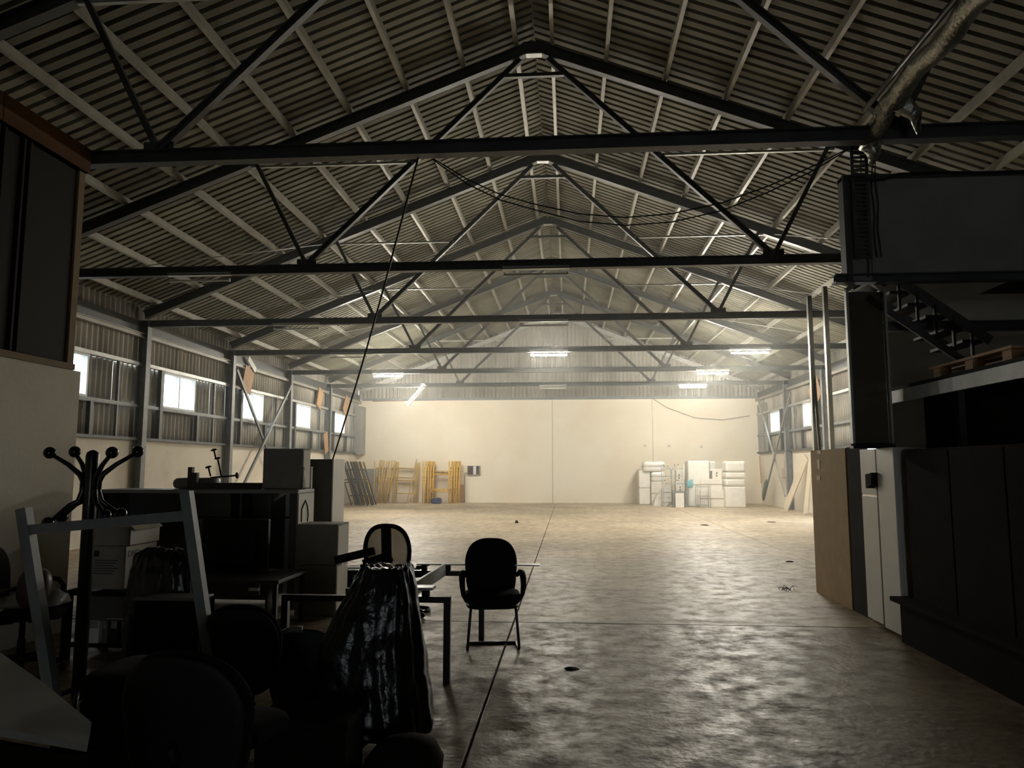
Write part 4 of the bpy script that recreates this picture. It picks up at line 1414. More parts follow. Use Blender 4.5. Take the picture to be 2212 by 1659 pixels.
# ---- black table frame, top taken off
t = thing('table_frame', 'black steel table frame without its top, beside the bin bag cover', 'table', (-1.5, 6.3, 0))
zt_ = 0.607
xr, yn = -0.918, 5.745
far = [atZ(885, 1232, zt_ - 0.02), atZ(1004, 1232, zt_ - 0.02)]
yf = 7.14
xl = xr - 1.25
dxf = 0.10
c4 = [(xl, yn), (xr, yn), (xr + dxf, yf), (xl + dxf, yf)]
for x, y in c4:
    part(t, 'leg', MB().box(x - 0.025, x + 0.025, y - 0.025, y + 0.025, 0, zt_ + 0.02), M['blackmetal'])
for i in range(4):
    (xa, ya), (xb, yb) = c4[i], c4[(i + 1) % 4]
    if i in (0, 2):
        part(t, 'rail', MB().box(min(xa, xb) + 0.025, max(xa, xb) - 0.025, ya - 0.022, ya + 0.022, zt_ - 0.025, zt_ + 0.02), M['blackmetal'])
for x in (xr - 0.165, xr - 0.75):
    part(t, 'spacer', MB().box(x - 0.028, x + 0.028, yn - 0.022, yn + 0.022, zt_ + 0.02, zt_ + 0.072), M['blackmatte'])
for px_, ww in ((917, 0.025), (962, 0.05)):
    x = atY(px_, 1225, yf).x
    part(t, 'spacer', MB().box(x - ww, x + ww, yf - 0.022, yf + 0.022, zt_ + 0.02, zt_ + 0.075), M['blackmatte'])
zr = zt_ + 0.076
a, b = atY(902, 1215, yf), atY(1166, 1213, yf)
single('glass_strip', MB().box(a.x, b.x, yf - 0.05, yf + 0.06, zr, zr + 0.011), M['palesteel'], 'thin grey shelf strip lying across the far end of the black table frame', 'strip')
x0 = atY(935, 1268, yn).x
single('white_shelf', MB().prism((x0 - 0.55, yn, zt_ + 0.083), (x0 + 0.01, yn, zt_ + 0.083), [(-0.07, -0.01), (0.07, -0.01), (0.07, 0.01), (-0.07, 0.01)]), M['whitelam'],
       'short white shelf board lying on the near spacers of the black table frame', 'shelf board')
a, b = atY(880, 1258, 5.95), atY(960, 1226, 7.0)
single('white_plank', MB().bar((a.x, a.y, 0.61), (b.x, b.y, 0.655), 0.022, 0.11), M['palesteel'], 'white edged slat set slantwise across the black table frame', 'slat')
p = atZ(905, 1322)
single('cable_coil', MB().tube([(p.x + 0.12 * math.cos(k / 12 * 2 * PI), p.y + 0.12 * math.sin(k / 12 * 2 * PI), 0.014 + 0.012 * (k // 12)) for k in range(34)], 0.011, 6), M['cable'],
       'small coil of dark cable on the floor under the black table frame', 'cable')

# ---- black polythene drapes
def drape(name, label, rings, folds, seed, m='bag', n=110, rows=56, fold=0.05, peak=0.0):
    """rings: (z, centre x, centre y, half width, half depth)"""
    vs = []
    for j in range(rows + 1):
        f = j / rows * (len(rings) - 1)
        i = min(int(f), len(rings) - 2)
        u = f - i
        R_ = [rings[i][k] * (1 - u) + rings[i + 1][k] * u for k in range(5)]
        dn = j / rows
        for k in range(n):
            a = 2 * PI * k / n
            q = mnoise.noise(Vector((math.cos(a) * 2.2 + seed, math.sin(a) * 2.2, dn * 1.3)))
            q2 = mnoise.noise(Vector((math.cos(a) * 6 + seed, math.sin(a) * 6, dn * 7)))
            g = 1 + fold * (0.4 + dn) * math.sin(folds * a + 5 * q) + 0.10 * q * dn + 0.045 * q2
            x = math.copysign(abs(math.cos(a)) ** 0.8, math.cos(a)) * R_[3] * g
            y = math.copysign(abs(math.sin(a)) ** 0.8, math.sin(a)) * R_[4] * g
            q3 = mnoise.noise(Vector((math.cos(a) * 4 - seed, math.sin(a) * 4, dn * 16)))
            x *= 1 + 0.03 * q3
            y *= 1 + 0.06 * q3
            z = R_[0] + 0.02 * q2 + peak * max(0.0, math.cos(a)) ** 6 * max(0.0, 1 - dn * 4)
            vs.append((R_[1] + x, R_[2] + y, max(z, 0.004)))
    fs = []
    for j in range(rows):
        for k in range(n):
            l = (k + 1) % n
            fs.append((j * n + k, (j + 1) * n + k, (j + 1) * n + l, j * n + l))
    fs.append(tuple(range(n)))
    return MB().add(vs, fs, True)


def at5(x, y, Y=5.15):
    return atY(x, y, Y)


BY = 4.45
rg = []
for y_, xa, xb, dp in ((1226, 800, 880, 0.04), (1222, 792, 886, 0.10), (1230, 783, 890, 0.14), (1265, 762, 897, 0.18), (1330, 724, 904, 0.22), (1400, 697, 911, 0.25), (1470, 690, 919, 0.27), (1530, 696, 927, 0.28), (1568, 702, 924, 0.27)):
    pa, pb = at5(xa, y_, BY), at5(xb, y_, BY)
    rg.append((pa.z, (pa.x + pb.x) / 2, BY, (pb.x - pa.x) / 2, dp))
t = thing('covered_chair', 'tall chair draped in a shiny black bin bag beside the table frame', 'covered chair', (rg[-1][1], BY, 0))
part(t, 'cover', drape('cover', '', rg, 5, 3.3, fold=0.04, peak=0.05), M['bag'], label='shiny black bin bag cover')
part(t, 'column', MB().lathe([(0.03, 0.05), (0.03, 0.35)], (rg[-1][1], BY, 0), 12), M['blackmatte'])
for k in range(5):
    c, si = math.cos(0.6 + k * 2 * PI / 5), math.sin(0.6 + k * 2 * PI / 5)
    part(t, 'leg', MB().tube([Vector((rg[-1][1] + 0.03 * c, BY + 0.03 * si, 0.08)), Vector((rg[-1][1] + 0.29 * c, BY + 0.29 * si, 0.025))], [0.026, 0.018], 8), M['blackmatte'])
# second, smaller wrapped chair back on the left
rg = []
for y_, xa, xb, dp in ((1184, 330, 402, 0.03), (1190, 304, 412, 0.07), (1200, 296, 418, 0.1), (1230, 289, 424, 0.13), (1290, 282, 432, 0.15), (1350, 284, 440, 0.18), (1440, 286, 446, 0.24), (1500, 290, 450, 0.25)):
    pa, pb = at5(xa, y_, 4.9), at5(xb, y_, 4.9)
    rg.append((pa.z, (pa.x + pb.x) / 2, 4.9, (pb.x - pa.x) / 2, dp))
t = thing('wrapped_office_chair', 'chair back wrapped in black film, behind the slanting grey frame', 'covered chair', (rg[-1][1], 4.9, 0))
part(t, 'cover', drape('cover', '', rg, 6, 8.1, fold=0.03), M['bag'], label='creased black film cover')
part(t, 'pedestal', MB().lathe([(0.22, 0.0), (0.22, 0.03), (0.04, 0.06), (0.04, 0.3)], (rg[-1][1], 4.9, 0), 16), M['blackmatte'])

# ---- upholstered task chairs whose backs face us
def task_chair(loc, rz, label, bw=0.5, bh=0.52, top=0.9, m='fabric', arms=False, loop=False):
    t = thing('task_chair', label, 'chair', loc, rz)
    star_base(t)
    part(t, 'seat', MB().pad(superell(0.48, 0.46, 32, 3.4), 0.09, (0, 0.08, 0.47), (1, 0, 0), (0, 1, 0), (0, 0, 1), curve_v=-0.3), M[m], local=True)
    part(t, 'backrest', MB().pad(back_outline(bw, bh, bw * 0.82, 44, 2.4), 0.07, (0, -0.21, top - bh / 2), (1, 0, 0), (0, -0.12, 0.99), (0, 0.99, 0.12), curve=0.45), M[m], local=True)
    part(t, 'back_shell', MB().pad(back_outline(bw * 0.97, bh * 0.97, bw * 0.8, 44, 2.4), 0.02, (0, -0.252, top - bh / 2 - 0.005), (1, 0, 0), (0, -0.12, 0.99), (0, 0.99, 0.12), curve=0.45), M['blackmatte'], local=True)
    part(t, 'back_bar', MB().tube([(0, 0.0, 0.41), (0, -0.2, 0.405), (0, -0.265, 0.45), (0, -0.29, top - bh * 0.6)], 0.022, 8), M['blackmatte'], local=True)
    if arms or loop:
        for s in (-1, 1):
            if loop:
                pts = [(s * 0.19, -0.02, 0.43), (s * 0.29, -0.06, 0.44), (s * 0.30, -0.09, 0.5), (s * 0.30, -0.1, 0.62), (s * 0.30, -0.06, 0.675), (s * 0.30, 0.04, 0.69), (s * 0.30, 0.16, 0.67), (s * 0.30, 0.2, 0.61), (s * 0.29, 0.16, 0.5), (s * 0.19, 0.1, 0.43)]
                part(t, 'armrest', MB().tube(pts, 0.02, 8), M['blackgloss'], local=True)
            else:
                a_ = part(t, 'arm_post', MB().tube([(s * 0.2, 0.05, 0.43), (s * 0.29, 0.05, 0.44), (s * 0.30, 0.05, 0.65)], 0.02, 8), M['blackmatte'], local=True)
                part(a_, 'arm_pad', MB().pad(superell(0.09, 0.3, 20, 3), 0.03, (s * 0.30, 0.03, 0.665), (1, 0, 0), (0, 1, 0), (0, 0, 1)), M['greylam'], local=True)
    return t


task_chair((-1.52, 3.25, 0), -0.15, 'large rounded black chair back in the very foreground at the bottom', bw=0.60, bh=0.6, top=0.87)
task_chair((-1.83, 4.35, 0), 0.1, 'black chair back between the grey frame and the bin bag cover', bw=0.46, bh=0.5, top=0.85, arms=False)
a, b = atY(290, 1290, 4.5), atY(424, 1440, 4.5)
t = thing('black_crate', 'black flat sided crate in front of the film wrapped chair', 'crate', ((a.x + b.x) / 2, 4.7, 0))
part(t, 'body', MB().box(a.x, b.x, 4.5, 4.66, 0, a.z - 0.02, bevel=0.01), M['blackwood'])
part(t, 'lid', MB().box(a.x - 0.01, b.x + 0.01, 4.49, 4.67, a.z - 0.02, a.z, bevel=0.006), M['darklam'])
a, b = atY(150, 1466, 3.5), atY(300, 1466, 3.5)
t = thing('brown_pouf', 'low dark brown upholstered pouf left of the large foreground chair back', 'pouf', ((a.x + b.x) / 2, 3.7, 0))
part(t, 'cushion', MB().pad(superell(b.x - a.x, 0.5, 32, 4), 0.13, ((a.x + b.x) / 2, 3.75, a.z - 0.06), (1, 0, 0), (0, 1, 0), (0, 0, 1)), M['darkfabric'])
part(t, 'base', MB().box(a.x + 0.03, b.x - 0.03, 3.53, 3.97, 0, a.z - 0.11, bevel=0.02), M['darkfabric'])
t = thing('low_black_box', 'low black box on the floor below the bin bag cover', 'box', (-1.3, 3.8, 0))
part(t, 'body', MB().box(-1.5, -1.06, 3.62, 3.95, 0, 0.36, bevel=0.012), M['blackwood'])
part(t, 'lid', MB().box(-1.515, -1.045, 3.605, 3.965, 0.362, 0.40, bevel=0.01), M['blackwood'])
# a plastic shell chair, half hidden, its upper left rim grey
t = thing('shell_chair', 'dark plastic shell chair with a grey rim, left of the bin bag cover', 'chair', (-1.62, 4.62, 0), 0.2)
so = back_outline(0.44, 0.52, 0.36, 40, 2.5)
part(t, 'shell', MB().pad(so, 0.03, (0, -0.05, 0.37), (1, 0, 0), (0, -0.12, 0.99), (0, 0.99, 0.12), curve=0.9), M['blackmatte'], local=True)
part(t, 'seat', MB().pad(superell(0.42, 0.4, 28, 3.2), 0.04, (0, 0.2, 0.3), (1, 0, 0), (0, 1, 0.05), (0, 0, 1), curve=0.4), M['blackmatte'], local=True)
rim = [Vector((a_, -0.06 + 0.9 * a_ * a_ - 0.12 * b_, 0.37 + b_)) for a_, b_ in so if b_ > -0.05 and a_ < 0.03]
rim.sort(key=lambda q_: (q_.z, q_.x) if q_.x > -0.1 else (q_.z - 1, q_.x))
rim.sort(key=lambda q_: math.atan2(q_.z - 0.37, q_.x - 0.05))
part(t, 'rim', MB().tube(rim, 0.02, 8), M['greylam'], local=True, label='grey rim')
for sx in (-1, 1):
    for sy in (0.05, 0.36):
        part(t, 'leg', MB().tube([(sx * 0.15, sy, 0.29), (sx * 0.2, sy + (0.05 if sy > 0.1 else -0.05), 0.0)], 0.012, 8), M['blackmetal'], local=True)
task_chair((-4.28, 5.75, 0), -1.2, 'black chair with looped tubular arms against the left wall', bw=0.46, bh=0.5, top=0.98, loop=True)
# bags and a dark bundle on the looped arm chair
p = Vector((-4.23, 5.75, 0.53))
mb = MB().ball(p + Vector((0, 0, 0.0)), 0.2, 22)
for i, v in enumerate(mb.v):
    q = mnoise.noise(v * 6)
    d = v - p
    mb.v[i] = p + Vector((d.x * (1.2 + q * .6), d.y * (1.1 + q * .6), max(-0.01, d.z * (0.55 + q * 0.6))))
single('plastic_bag', mb, M['greyfilm'], 'crumpled grey plastic bag heaped on the looped arm chair', 'bag')
single('dark_cushion', MB().pad(superell(0.24, 0.3, 24, 2.6), 0.12, (-4.02, 5.5, 0.69), (1, 0, 0.0), (0, 0.1, 1), (0, -1, 0.1)), M['maroon'], 'dark maroon rounded cushion on the looped arm chair', 'cushion')

# ---- coat stand in the foreground
coat_stand('coat_stand', 'black coat stand with eight glossy ball tipped hooks, tall in the left foreground', (-3.275, 4.97, 0), 1.715,
           [(PI - 0.5, 0.24, 1.52, 1.70), (PI + 0.28, 0.27, 1.52, 1.69), (0.3, 0.285, 1.52, 1.70), (-0.5, 0.24, 1.52, 1.69)],
           [(PI - 0.3, 0.26, 1.40, 1.25), (PI + 0.5, 0.24, 1.40, 1.22), (0.3, 0.2, 1.40, 1.27), (-0.5, 0.2, 1.40, 1.27)], 0.043, M['blackmetal'])

# ---- slanting grey leg frame of a dismantled desk
t = thing('desk_leg_frame', 'slanting grey steel H shaped leg frame of a dismantled desk', 'desk legs', (-2.7, 4.2, 0))
FY = 4.2
a0, a1 = atY(51, 1098, FY), atY(110, 1480, FY)
b0, b1 = atY(403, 1062, FY - 0.1), atY(452, 1412, FY - 0.1)


def ext(p, q, z):
    k = (p.z - z) / (p.z - q.z)
    return p + (q - p) * k


part(t, 'leg', MB().bar(ext(a0, a1, 0.0), a0, 0.062, 0.062, side=(1, 0, 0)), M['greysteel'])
part(t, 'leg', MB().bar(ext(b0, b1, 0.0), b0, 0.056, 0.056, side=(1, 0, 0)), M['greysteel'])
c0, c1 = atY(66, 1144, FY), atY(400, 1114, FY - 0.1)
part(t, 'crossbar', MB().bar(c0, c1, 0.04, 0.056), M['greysteel'])

# ---- grey desk corner at the bottom left
za = 0.74
q = [atZ(0, 1408, za), atZ(98, 1478, za), atZ(198, 1560, za), atZ(188, 1606, za), atZ(0, 1574, za)]
q = [atZ(-160, 1296, za)] + q[1:4] + [atZ(-160, 1546, za)]
t = thing('grey_desk', 'grey desk top corner in the bottom left of the view', 'desk', ((q[0].x + q[2].x) / 2, q[2].y, 0))
n = len(q)
mb = MB().add([Vector((p.x, p.y, za)) for p in q] + [Vector((p.x, p.y, za - 0.025)) for p in q],
              [tuple(range(n)), tuple(range(2 * n - 1, n - 1, -1))] + [(i, i + n, (i + 1) % n + n, (i + 1) % n) for i in range(n)])
part(t, 'top', mb, M['greylam'])
for p in (q[2], q[0]):
    cxy = sum((v for v in q), Vector()) / n
    pp = p.lerp(cxy, 0.25)
    part(t, 'leg', MB().box(pp.x - 0.03, pp.x + 0.03, pp.y - 0.03, pp.y + 0.03, 0, za - 0.025), M['blackmetal'])
part(t, 'modesty_sheet', MB().bar((q[4].x, q[4].y, 0.45), (q[3].x, q[3].y, 0.45), 0.02, 0.5), M['blackwood'])

# ---- open cabinet lying behind: reception counter seen from its open back
CY0, CY1 = 8.45, 8.98
cl, cr, cz = atY(208, 1060, CY0).x, atY(642, 1060, CY0).x, 1.335
t = thing('open_cabinet', 'long dark open backed counter cabinet with a pale top edge, carrying a box', 'cabinet', ((cl + cr) / 2, (CY0 + CY1) / 2, 0))
part(t, 'top', MB().box(cl, cr + 0.02, CY0 - 0.02, CY1, cz - 0.04, cz, bevel=0.004), M['greylam'])
part(t, 'side', MB().box(cl, cl + 0.1, CY0, CY1, 0, cz - 0.04), M['darklam'])
part(t, 'side', MB().box(cr - 0.085, cr, CY0, CY1, 0, cz - 0.04), M['darklam'])
part(t, 'end_panel', MB().box(cr, cr + 0.018, CY0 + 0.01, CY1, 0.0, cz - 0.045), M['palelam'], label='pale end panel')
part(t, 'lit_inner_panel', MB().box(cr - 0.31, cr - 0.09, CY1 - 0.06, CY1 - 0.03, 0.1, cz - 0.06), M['whitelam'], label='inner panel, light put into its white')  # white colour imitates light on this inner panel
part(t, 'back', MB().box(cl + 0.1, cr - 0.32, CY1 - 0.03, CY1, 0.05, cz - 0.04), M['darklam'])
part(t, 'stile', MB().box(cr - 0.34, cr - 0.31, CY0 + 0.02, CY1 - 0.03, 0, cz - 0.04), M['darklam'])
part(t, 'shelf', MB().box(cl + 0.1, cr - 0.34, CY0 + 0.02, CY1 - 0.03, 0.97, 1.0), M['darklam'])
part(t, 'shelf', MB().box(cl + 0.1, cr - 0.34, CY0 + 0.02, CY1 - 0.03, 0.1, 0.13), M['darklam'])
for px_ in (504, 528):
    x = atY(px_, 1090, CY0 + 0.3).x
    part(t, 'divider', MB().box(x - 0.012, x + 0.012, CY0 + 0.2, CY1 - 0.03, 1.0, cz - 0.04), M['darklam'])
p0, p1 = atY(604, 1117, CY0 + 0.1), atY(626, 1118, CY0 + 0.1)
part(t, 'pull_bar', MB().bar((p0.x, CY0 + 0.08, p0.z), (p1.x + 0.02, CY0 + 0.08, p1.z), 0.02, 0.02), M['blackmetal'])
p = atY(205, 1074, CY0 - 0.05)
part(t, 'end_knob', MB().tube([(p.x - 0.02, CY0 - 0.04, p.z), (p.x + 0.13, CY0 - 0.04, p.z)], 0.034, 12), M['blackmatte'])
pts = [atX(x, y, cr + 0.022) for x, y in ((651, 1128), (652, 1100), (660, 1080), (664, 1092), (666, 1112), (664, 1126))]
single('black_cable', MB().tube(pts, 0.007, 5), M['cable'], 'black cord looped on the pale end panel of the open cabinet', 'cord')
# big carton and glass on top
a, b = atY(566, 1055, 8.7), atY(655, 969, 8.7)
t = thing('cardboard_carton', 'large dull carton on top of the open cabinet', 'carton', ((a.x + b.x) / 2, 8.84, cz))
part(t, 'body', MB().box(a.x, b.x, 8.7, 8.97, cz, b.z, bevel=0.012), M['cartongrey'])
part(t, 'lit_side', MB().box(b.x, b.x + 0.004, 8.72, 8.95, cz + 0.02, b.z - 0.02), M['cartonwhite'], label='lit side, light put into the colour')  # pale sheet paints the light on the carton's right side
part(t, 'tape', MB().box((a.x + b.x) / 2 - 0.03, (a.x + b.x) / 2 + 0.03, 8.698, 8.972, b.z - 0.02, b.z + 0.002), M['tape'])
p = Vector((min(b.x + 0.042, cr - 0.012), 0, 0))
single('glass_vase', MB().lathe([(0.028, 0.0), (0.035, 0.01), (0.03, 0.1), (0.02, 0.15), (0.012, 0.2), (0.018, 0.22), (0.024, 0.24), (0.016, 0.26), (0.003, 0.265)], (p.x, 8.66, cz), 14), M['clear'],
       'clear glass bottle beside the large carton on the cabinet', 'bottle')
# black leg frame and grey swivel foot lying on the cabinet
a, b = atY(408, 1045, 8.55), atY(566, 1045, 8.55)
t = thing('black_leg_frame', 'black desk leg frame lying on the open cabinet left of the carton', 'desk legs', (a.x, 8.56, cz))
part(t, 'crossbar', MB().box(a.x + 0.03, b.x - 0.01, 8.53, 8.59, cz + 0.002, cz + 0.078), M['blackmetal'])
zt_ = atY(410, 1009, 8.55).z
part(t, 'leg', MB().box(a.x - 0.01, a.x + 0.04, 8.53, 8.59, cz, zt_), M['blackmetal'])
p0, p1 = atY(418, 1031, 8.55), atY(428, 1021, 8.55)
part(t, 'bracket', MB().box(a.x + 0.04, a.x + 0.1, 8.53, 8.59, cz + 0.078, p1.z), M['blackmetal'])
a, b = atY(373, 1052, 8.75), atY(470, 1032, 8.75)
t = thing('upturned_chair_base', 'grey upturned base with disc feet lying on the open cabinet', 'chair base', ((a.x + b.x) / 2, 8.78, cz))
part(t, 'shell', MB().pad(superell(b.x - a.x, 0.30, 32, 3), b.z - cz, ((a.x + b.x) / 2, 8.8, (cz + b.z) / 2), (1, 0, 0), (0, 1, 0), (0, 0, 1)), M['greylam'])
for (x0, y0), (x1, y1) in (((455, 1029), (450, 1009)), ((478, 1028), (470, 990)), ((466, 990), (462, 972)), ((455, 1032), (512, 1027))):
    p0, p1 = atY(x0, y0, 8.8), atY(x1, y1, 8.8)
    l = part(t, 'foot_stem', MB().tube([p0, p1], 0.010, 8), M['blackmatte'])
    d = (p1 - p0).normalized()
    part(l, 'foot_disc', MB().lathe([(0.01, -0.012), (0.036, -0.006), (0.038, 0.004), (0.02, 0.012), (0.001, 0.014)], p1, 14, d.to_track_quat('Z', 'Y').to_matrix().to_4x4()), M['blackmatte'])

# ---- two stacked cartons, the tall grey cabinet and a third carton
def carton(label, x0, x1, ytop, z0, Y, depth, m='cartongrey', side=True, name='cardboard_carton', skew=0.0):
    a, b = atY(x0, ytop, Y), atY(x1, ytop, Y)
    t = thing(name, label, 'carton', ((a.x + b.x) / 2, Y + depth / 2, z0))
    w = b.x - a.x
    h = b.z - z0
    part(t, 'body', MB().box(-w / 2, w / 2, -depth / 2, depth / 2, 0, h, bevel=0.01), M[m], local=True)
    part(t, 'tape', MB().box(-w / 2 - 0.002, w / 2 + 0.002, -0.03, 0.03, h - 0.06, h + 0.002), M['tape'], local=True)
    if side:
        part(t, 'lit_side', MB().box(w / 2, w / 2 + 0.003, -depth / 2 + 0.02, depth / 2 - 0.02, 0.02, h - 0.02), M['cartonwhite'] if side == 2 else M['tape'], local=True, label='paler side')  # paler colour carries the light falling on the right side
    if skew:
        t.rotation_euler = (0, 0, skew)
    return t, h


t, h1 = carton('lower one of two stacked dull cartons before the tall grey cabinet', 638, 727, 1222, 0, 8.1, 0.42)
t, h2 = carton('upper one of two stacked dull cartons before the tall grey cabinet', 640, 730, 1133, h1 + 0.006, 8.09, 0.42, side=2)
t, _ = carton('half hidden small carton right of the two stacked cartons', 738, 776, 1228, 0, 8.75, 0.3, side=2)
a, b = atY(672, 992, 10.0), atY(718, 992, 10.0)
t = thing('tall_cabinet', 'tall narrow grey cabinet, its lit side coloured white for the light, behind the cartons', 'cabinet', ((a.x + b.x) / 2, 10.25, 0))
part(t, 'body', MB().box(a.x - 0.2, b.x, 10.0, 10.52, 0, a.z), M['darklam'])
part(t, 'side', MB().box(b.x, b.x + 0.018, 10.0, 10.52, 0, a.z - 0.002), M['whitelam'], label='lit side, light put into the white')  # white stands in for light on the cabinet's right side
part(t, 'door', MB().box(a.x - 0.19, b.x - 0.006, 9.982, 10.0, 0.05, a.z - 0.01, bevel=0.003), M['darklam'])
p = atY(674, 1008, 9.6)
single('narrow_board', MB().box(p.x - 0.02, p.x + 0.025, 9.5, 9.56, 0, p.z), M['greylam'], 'narrow grey board standing in front of the tall grey cabinet', 'board')

# ---- small dark table with cartons on it and things under it
TY = 6.15
a, b = atY(134, 1277, TY), atY(292, 1277, TY)
tz = a.z
t = thing('small_table', 'small dark table against the left wall under two printed cartons', 'table', ((a.x + b.x) / 2, TY + 0.28, 0))
part(t, 'top', MB().box(a.x, b.x, TY, TY + 0.56, tz - 0.035, tz, bevel=0.004), M['blackwood'])
part(t, 'shelf', MB().box(a.x + 0.05, b.x - 0.05, TY + 0.03, TY + 0.53, 0.1, 0.125), M['blackwood'])
for x in (a.x + 0.035, b.x - 0.035):
    for y in (TY + 0.035, TY + 0.525):
        part(t, 'leg', MB().box(x - 0.028, x + 0.028, y - 0.028, y + 0.028, 0, tz - 0.035), M['blackwood'])
part(t, 'back_sheet', MB().box(a.x + 0.065, b.x - 0.065, TY + 0.535, TY + 0.55, 0.125, tz - 0.035), M['blackwood'])
part(t, 'drawer', MB().box(a.x + 0.2, b.x - 0.07, TY + 0.02, TY + 0.04, tz - 0.24, tz - 0.04), M['darklam'])
p0, p1 = atY(228, 1336, TY), atY(276, 1334, TY)
hd = t.children[-1]
part(hd, 'handle', MB().tube([(p0.x, TY + 0.0, p0.z + 0.01), (p0.x + 0.03, TY - 0.012, p0.z), (p1.x - 0.03, TY - 0.012, p0.z), (p1.x, TY + 0.0, p0.z + 0.012)], 0.007, 8), M['chrome'], label='chrome handle')
for k, (xa, xb, m_, lab) in enumerate(((187, 214, 'whitelam', 'white upright box file on the shelf under the small table'), (217, 232, 'darklam', 'first dark file right of the white box file'),
                                       (234, 255, 'blackmatte', 'second dark file right of the white box file'), (258, 276, 'darklam', 'rightmost dark file under the small table'))):
    pa, pb = atY(xa, 1416, TY + 0.06), atY(xb, 1356, TY + 0.06)
    tt = thing('box_file', lab, 'file', ((pa.x + pb.x) / 2, TY + 0.2, 0.127), 0, 'files under the small table')
    part(tt, 'case', MB().box(pa.x, pb.x, TY + 0.06, TY + 0.34, 0.127, 0.127 + 0.235 - 0.01 * k, bevel=0.003), M[m_])
    part(tt, 'spine_label', MB().box(pa.x + 0.01, pb.x - 0.01, TY + 0.057, TY + 0.0595, 0.25, 0.31), M['greylam'])
x0, x1, x2 = atY(176, 1270, TY + 0.1).x, atY(266, 1270, TY + 0.1).x, 0
zm = atY(176, 1180, TY + 0.1).z
zu = atY(176, 1137, TY + 0.1).z
t = thing('printed_carton', 'lower printed carton on the small table, black letters on its lit side', 'carton', ((x0 + x1) / 2, TY + 0.35, tz))
part(t, 'body', MB().box(x0, x1, TY + 0.1, TY + 0.6, tz + 0.001, zm, bevel=0.008), M['cartongrey'])
part(t, 'lit_side', MB().box(x1, x1 + 0.003, TY + 0.11, TY + 0.59, tz + 0.01, zm - 0.006), M['tape'], label='pale side')  # light on the right face put into a paler colour
words(t, 'DNC', M['ink'], 0.075, (x1 + 0.004, TY + 0.22, zm - 0.07), (PI / 2, 0, PI / 2))
for k in range(6):
    part(t, 'printed_line', MB().box(x0 + 0.1, x1 - 0.06 - 0.02 * (k % 3), TY + 0.097, TY + 0.0995, zm - 0.12 - 0.022 * k, zm - 0.113 - 0.022 * k), M['ink'])
part(t, 'printed_square', MB().box(x0 + 0.09, x0 + 0.14, TY + 0.097, TY + 0.0995, zm - 0.085, zm - 0.035), M['ink'])
t = thing('printed_carton', 'upper carton with slanting flaps on the small table', 'carton', ((x0 + x1) / 2 + 0.03, TY + 0.36, zm))
part(t, 'body', MB().box(x0 + 0.03, x1 + 0.02, TY + 0.12, TY + 0.6, zm + 0.002, zu, bevel=0.008), M['cartongrey'])
part(t, 'flap', MB().bar((x1 + 0.03, TY + 0.14, zu - 0.01), (x1 + 0.03, TY + 0.58, zu - 0.01), 0.07, 0.006, side=(0.75, 0, -0.66)), M['tape'])
part(t, 'lit_side', MB().box(x1 + 0.02, x1 + 0.023, TY + 0.13, TY + 0.59, zm + 0.01, zu - 0.01), M['tape'])  # upper carton's lit face, likewise coloured paler
single('white_packet', MB().box(atY(182, 1300, TY - .04).x, atY(198, 1300, TY - .04).x, TY + 0.01, TY + 0.09, tz + 0.001, tz + 0.012), M['frame'], 'small white packet on the front edge of the small table', 'packet')

# ---- dark flat screen and low desk before the open cabinet
a, b = atY(432, 1242, 7.55), atY(580, 1122, 7.55)
t = thing('flat_screen', 'large dark flat screen standing on the low desk before the open cabinet', 'screen', ((a.x + b.x) / 2, 7.6, a.z))
dz = atY(500, 1247, 7.3).z
part(t, 'housing', MB().box(a.x, b.x, 7.55, 7.62, a.z, b.z, bevel=0.01), M['blackmatte'])
part(t, 'back_cover', MB().box(a.x + 0.12, b.x - 0.12, 7.51, 7.55, a.z + 0.1, b.z - 0.12, bevel=0.012), M['blackmatte'])
part(t, 'foot', MB().box(a.x + 0.2, b.x - 0.2, 7.45, 7.72, dz + 0.001, dz + 0.02), M['blackmatte'])
part(t, 'neck', MB().box((a.x + b.x) / 2 - 0.05, (a.x + b.x) / 2 + 0.05, 7.57, 7.61, dz + 0.02, a.z + 0.02), M['blackmatte'])
a, b = atY(436, 1262, 7.15), atY(604, 1262, 7.15)
t = thing('low_desk', 'low dark desk in front of the open cabinet with a pale edge', 'desk', ((a.x + b.x) / 2, 7.5, 0))
part(t, 'top', MB().box(a.x - 0.3, b.x, 7.12, 7.95, dz - 0.035, dz, bevel=0.004), M['darklam'])
part(t, 'drawer', MB().box(a.x, b.x - 0.2, 7.15, 7.17, dz - 0.14, dz - 0.036), M['darklam'])
dr = t.children[-1]
p0, p1 = atY(516, 1257, 7.14), atY(538, 1268, 7.14)
part(dr, 'handle', MB().box(p0.x + 0.1, p0.x + 0.2, 7.13, 7.15, dz - 0.1, dz - 0.07), M['chrome'], label='chrome handle')
for x in (a.x - 0.25, b.x - 0.05):
    for y in (7.18, 7.9):
        part(t, 'leg', MB().box(x - 0.02, x + 0.02, y - 0.02, y + 0.02, 0, dz - 0.035), M['blackmetal'])

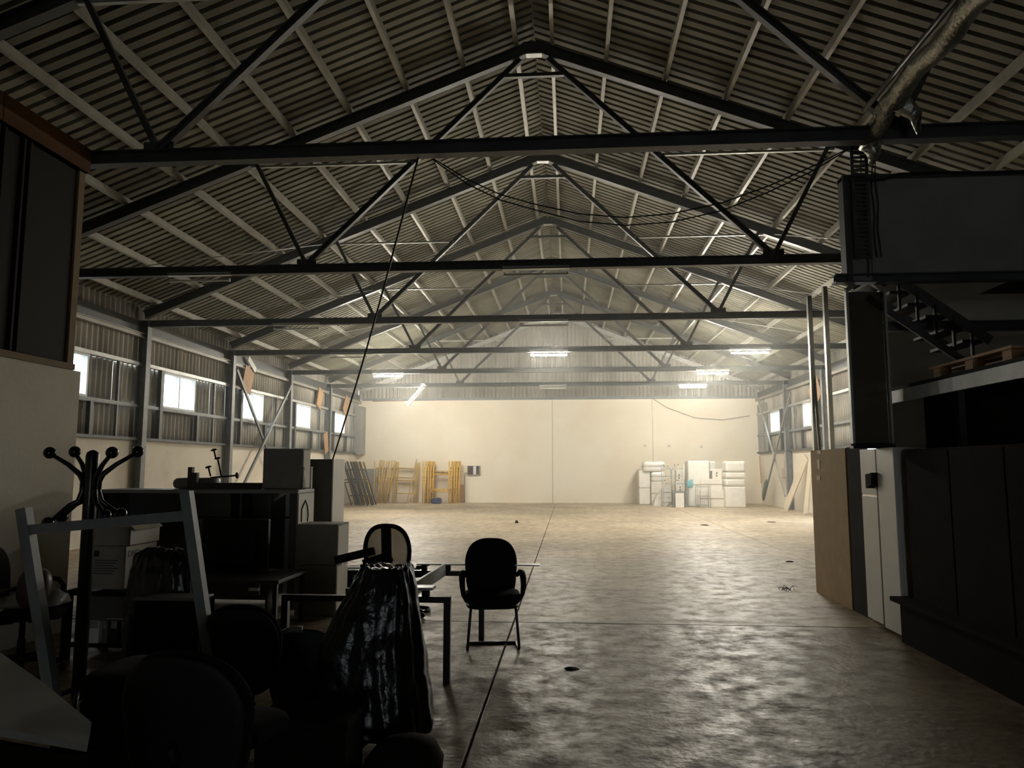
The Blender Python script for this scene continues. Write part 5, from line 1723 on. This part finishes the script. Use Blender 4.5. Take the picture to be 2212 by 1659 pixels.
# ---- dark bag of things on the floor at the bottom centre, and litter on the open floor
p = Vector((-0.83, 3.92, 0.0))
mb = MB().ball(p + Vector((0, 0, 0.06)), 0.19, 30)
for i, v in enumerate(mb.v):
    q = mnoise.noise(v * 4)
    d = v - p
    mb.v[i] = Vector((p.x + d.x * (1.0 + q * .35), p.y + d.y * (0.9 + q * .35), max(0.003, d.z * (1.0 + q * 0.4))))
single('dark_sack', mb, M['darkfabric'], 'dark cloth sack lying on the floor at the bottom centre', 'sack')


def litter(px, py, r, h, m, label, seed):
    p = atZ(px, py)
    mb = MB().ball((p.x, p.y, 0), r, 10)
    for i, v in enumerate(mb.v):
        q = mnoise.noise(v * 11 + Vector((seed, 0, 0)))
        mb.v[i] = Vector((p.x + (v.x - p.x) * (1.2 + q), p.y + (v.y - p.y) * (0.8 + q * 0.6), max(0.002, v.z * h / r * (1 + q))))
    single('floor_litter', mb, M[m], label, 'litter')


litter(1238, 1446, 0.055, 0.02, 'darkboard', 'dark scrap of litter on the floor right of the armchair', 1)
litter(1117, 1130, 0.04, 0.06, 'darkboard', 'tiny dark lump far out on the lit floor', 2)
litter(1525, 1135, 0.1, 0.02, 'darkboard', 'small dark scrap on the floor before the wrapped pile', 3)
litter(1667, 1128, 0.11, 0.02, 'darkboard', 'small dark scrap in the daylight patch at the right', 4)
litter(1706, 1214, 0.06, 0.015, 'darkboard', 'small dark scrap on the floor left of the brown sheet', 5)
for k, (px, py) in enumerate(((1713, 1268), (1700, 1276), (1705, 1264))):
    pass
p = atZ(1703, 1276)
mb = MB()
random.seed(5)
for k in range(9):
    q0 = p + Vector((random.uniform(-0.1, 0.1), random.uniform(-0.08, 0.08), 0.004))
    mb.tube([q0, q0 + Vector((random.uniform(-0.06, 0.07), 0.02, random.uniform(0.01, 0.05))), q0 + Vector((random.uniform(-0.03, 0.1), 0.03, random.uniform(0.0, 0.05)))], 0.004, 5)
o = single('shredded_plastic', mb, M['greysteel'], 'tuft of shredded grey plastic on the floor by the brown sheet', 'litter')
o['kind'] = 'stuff'
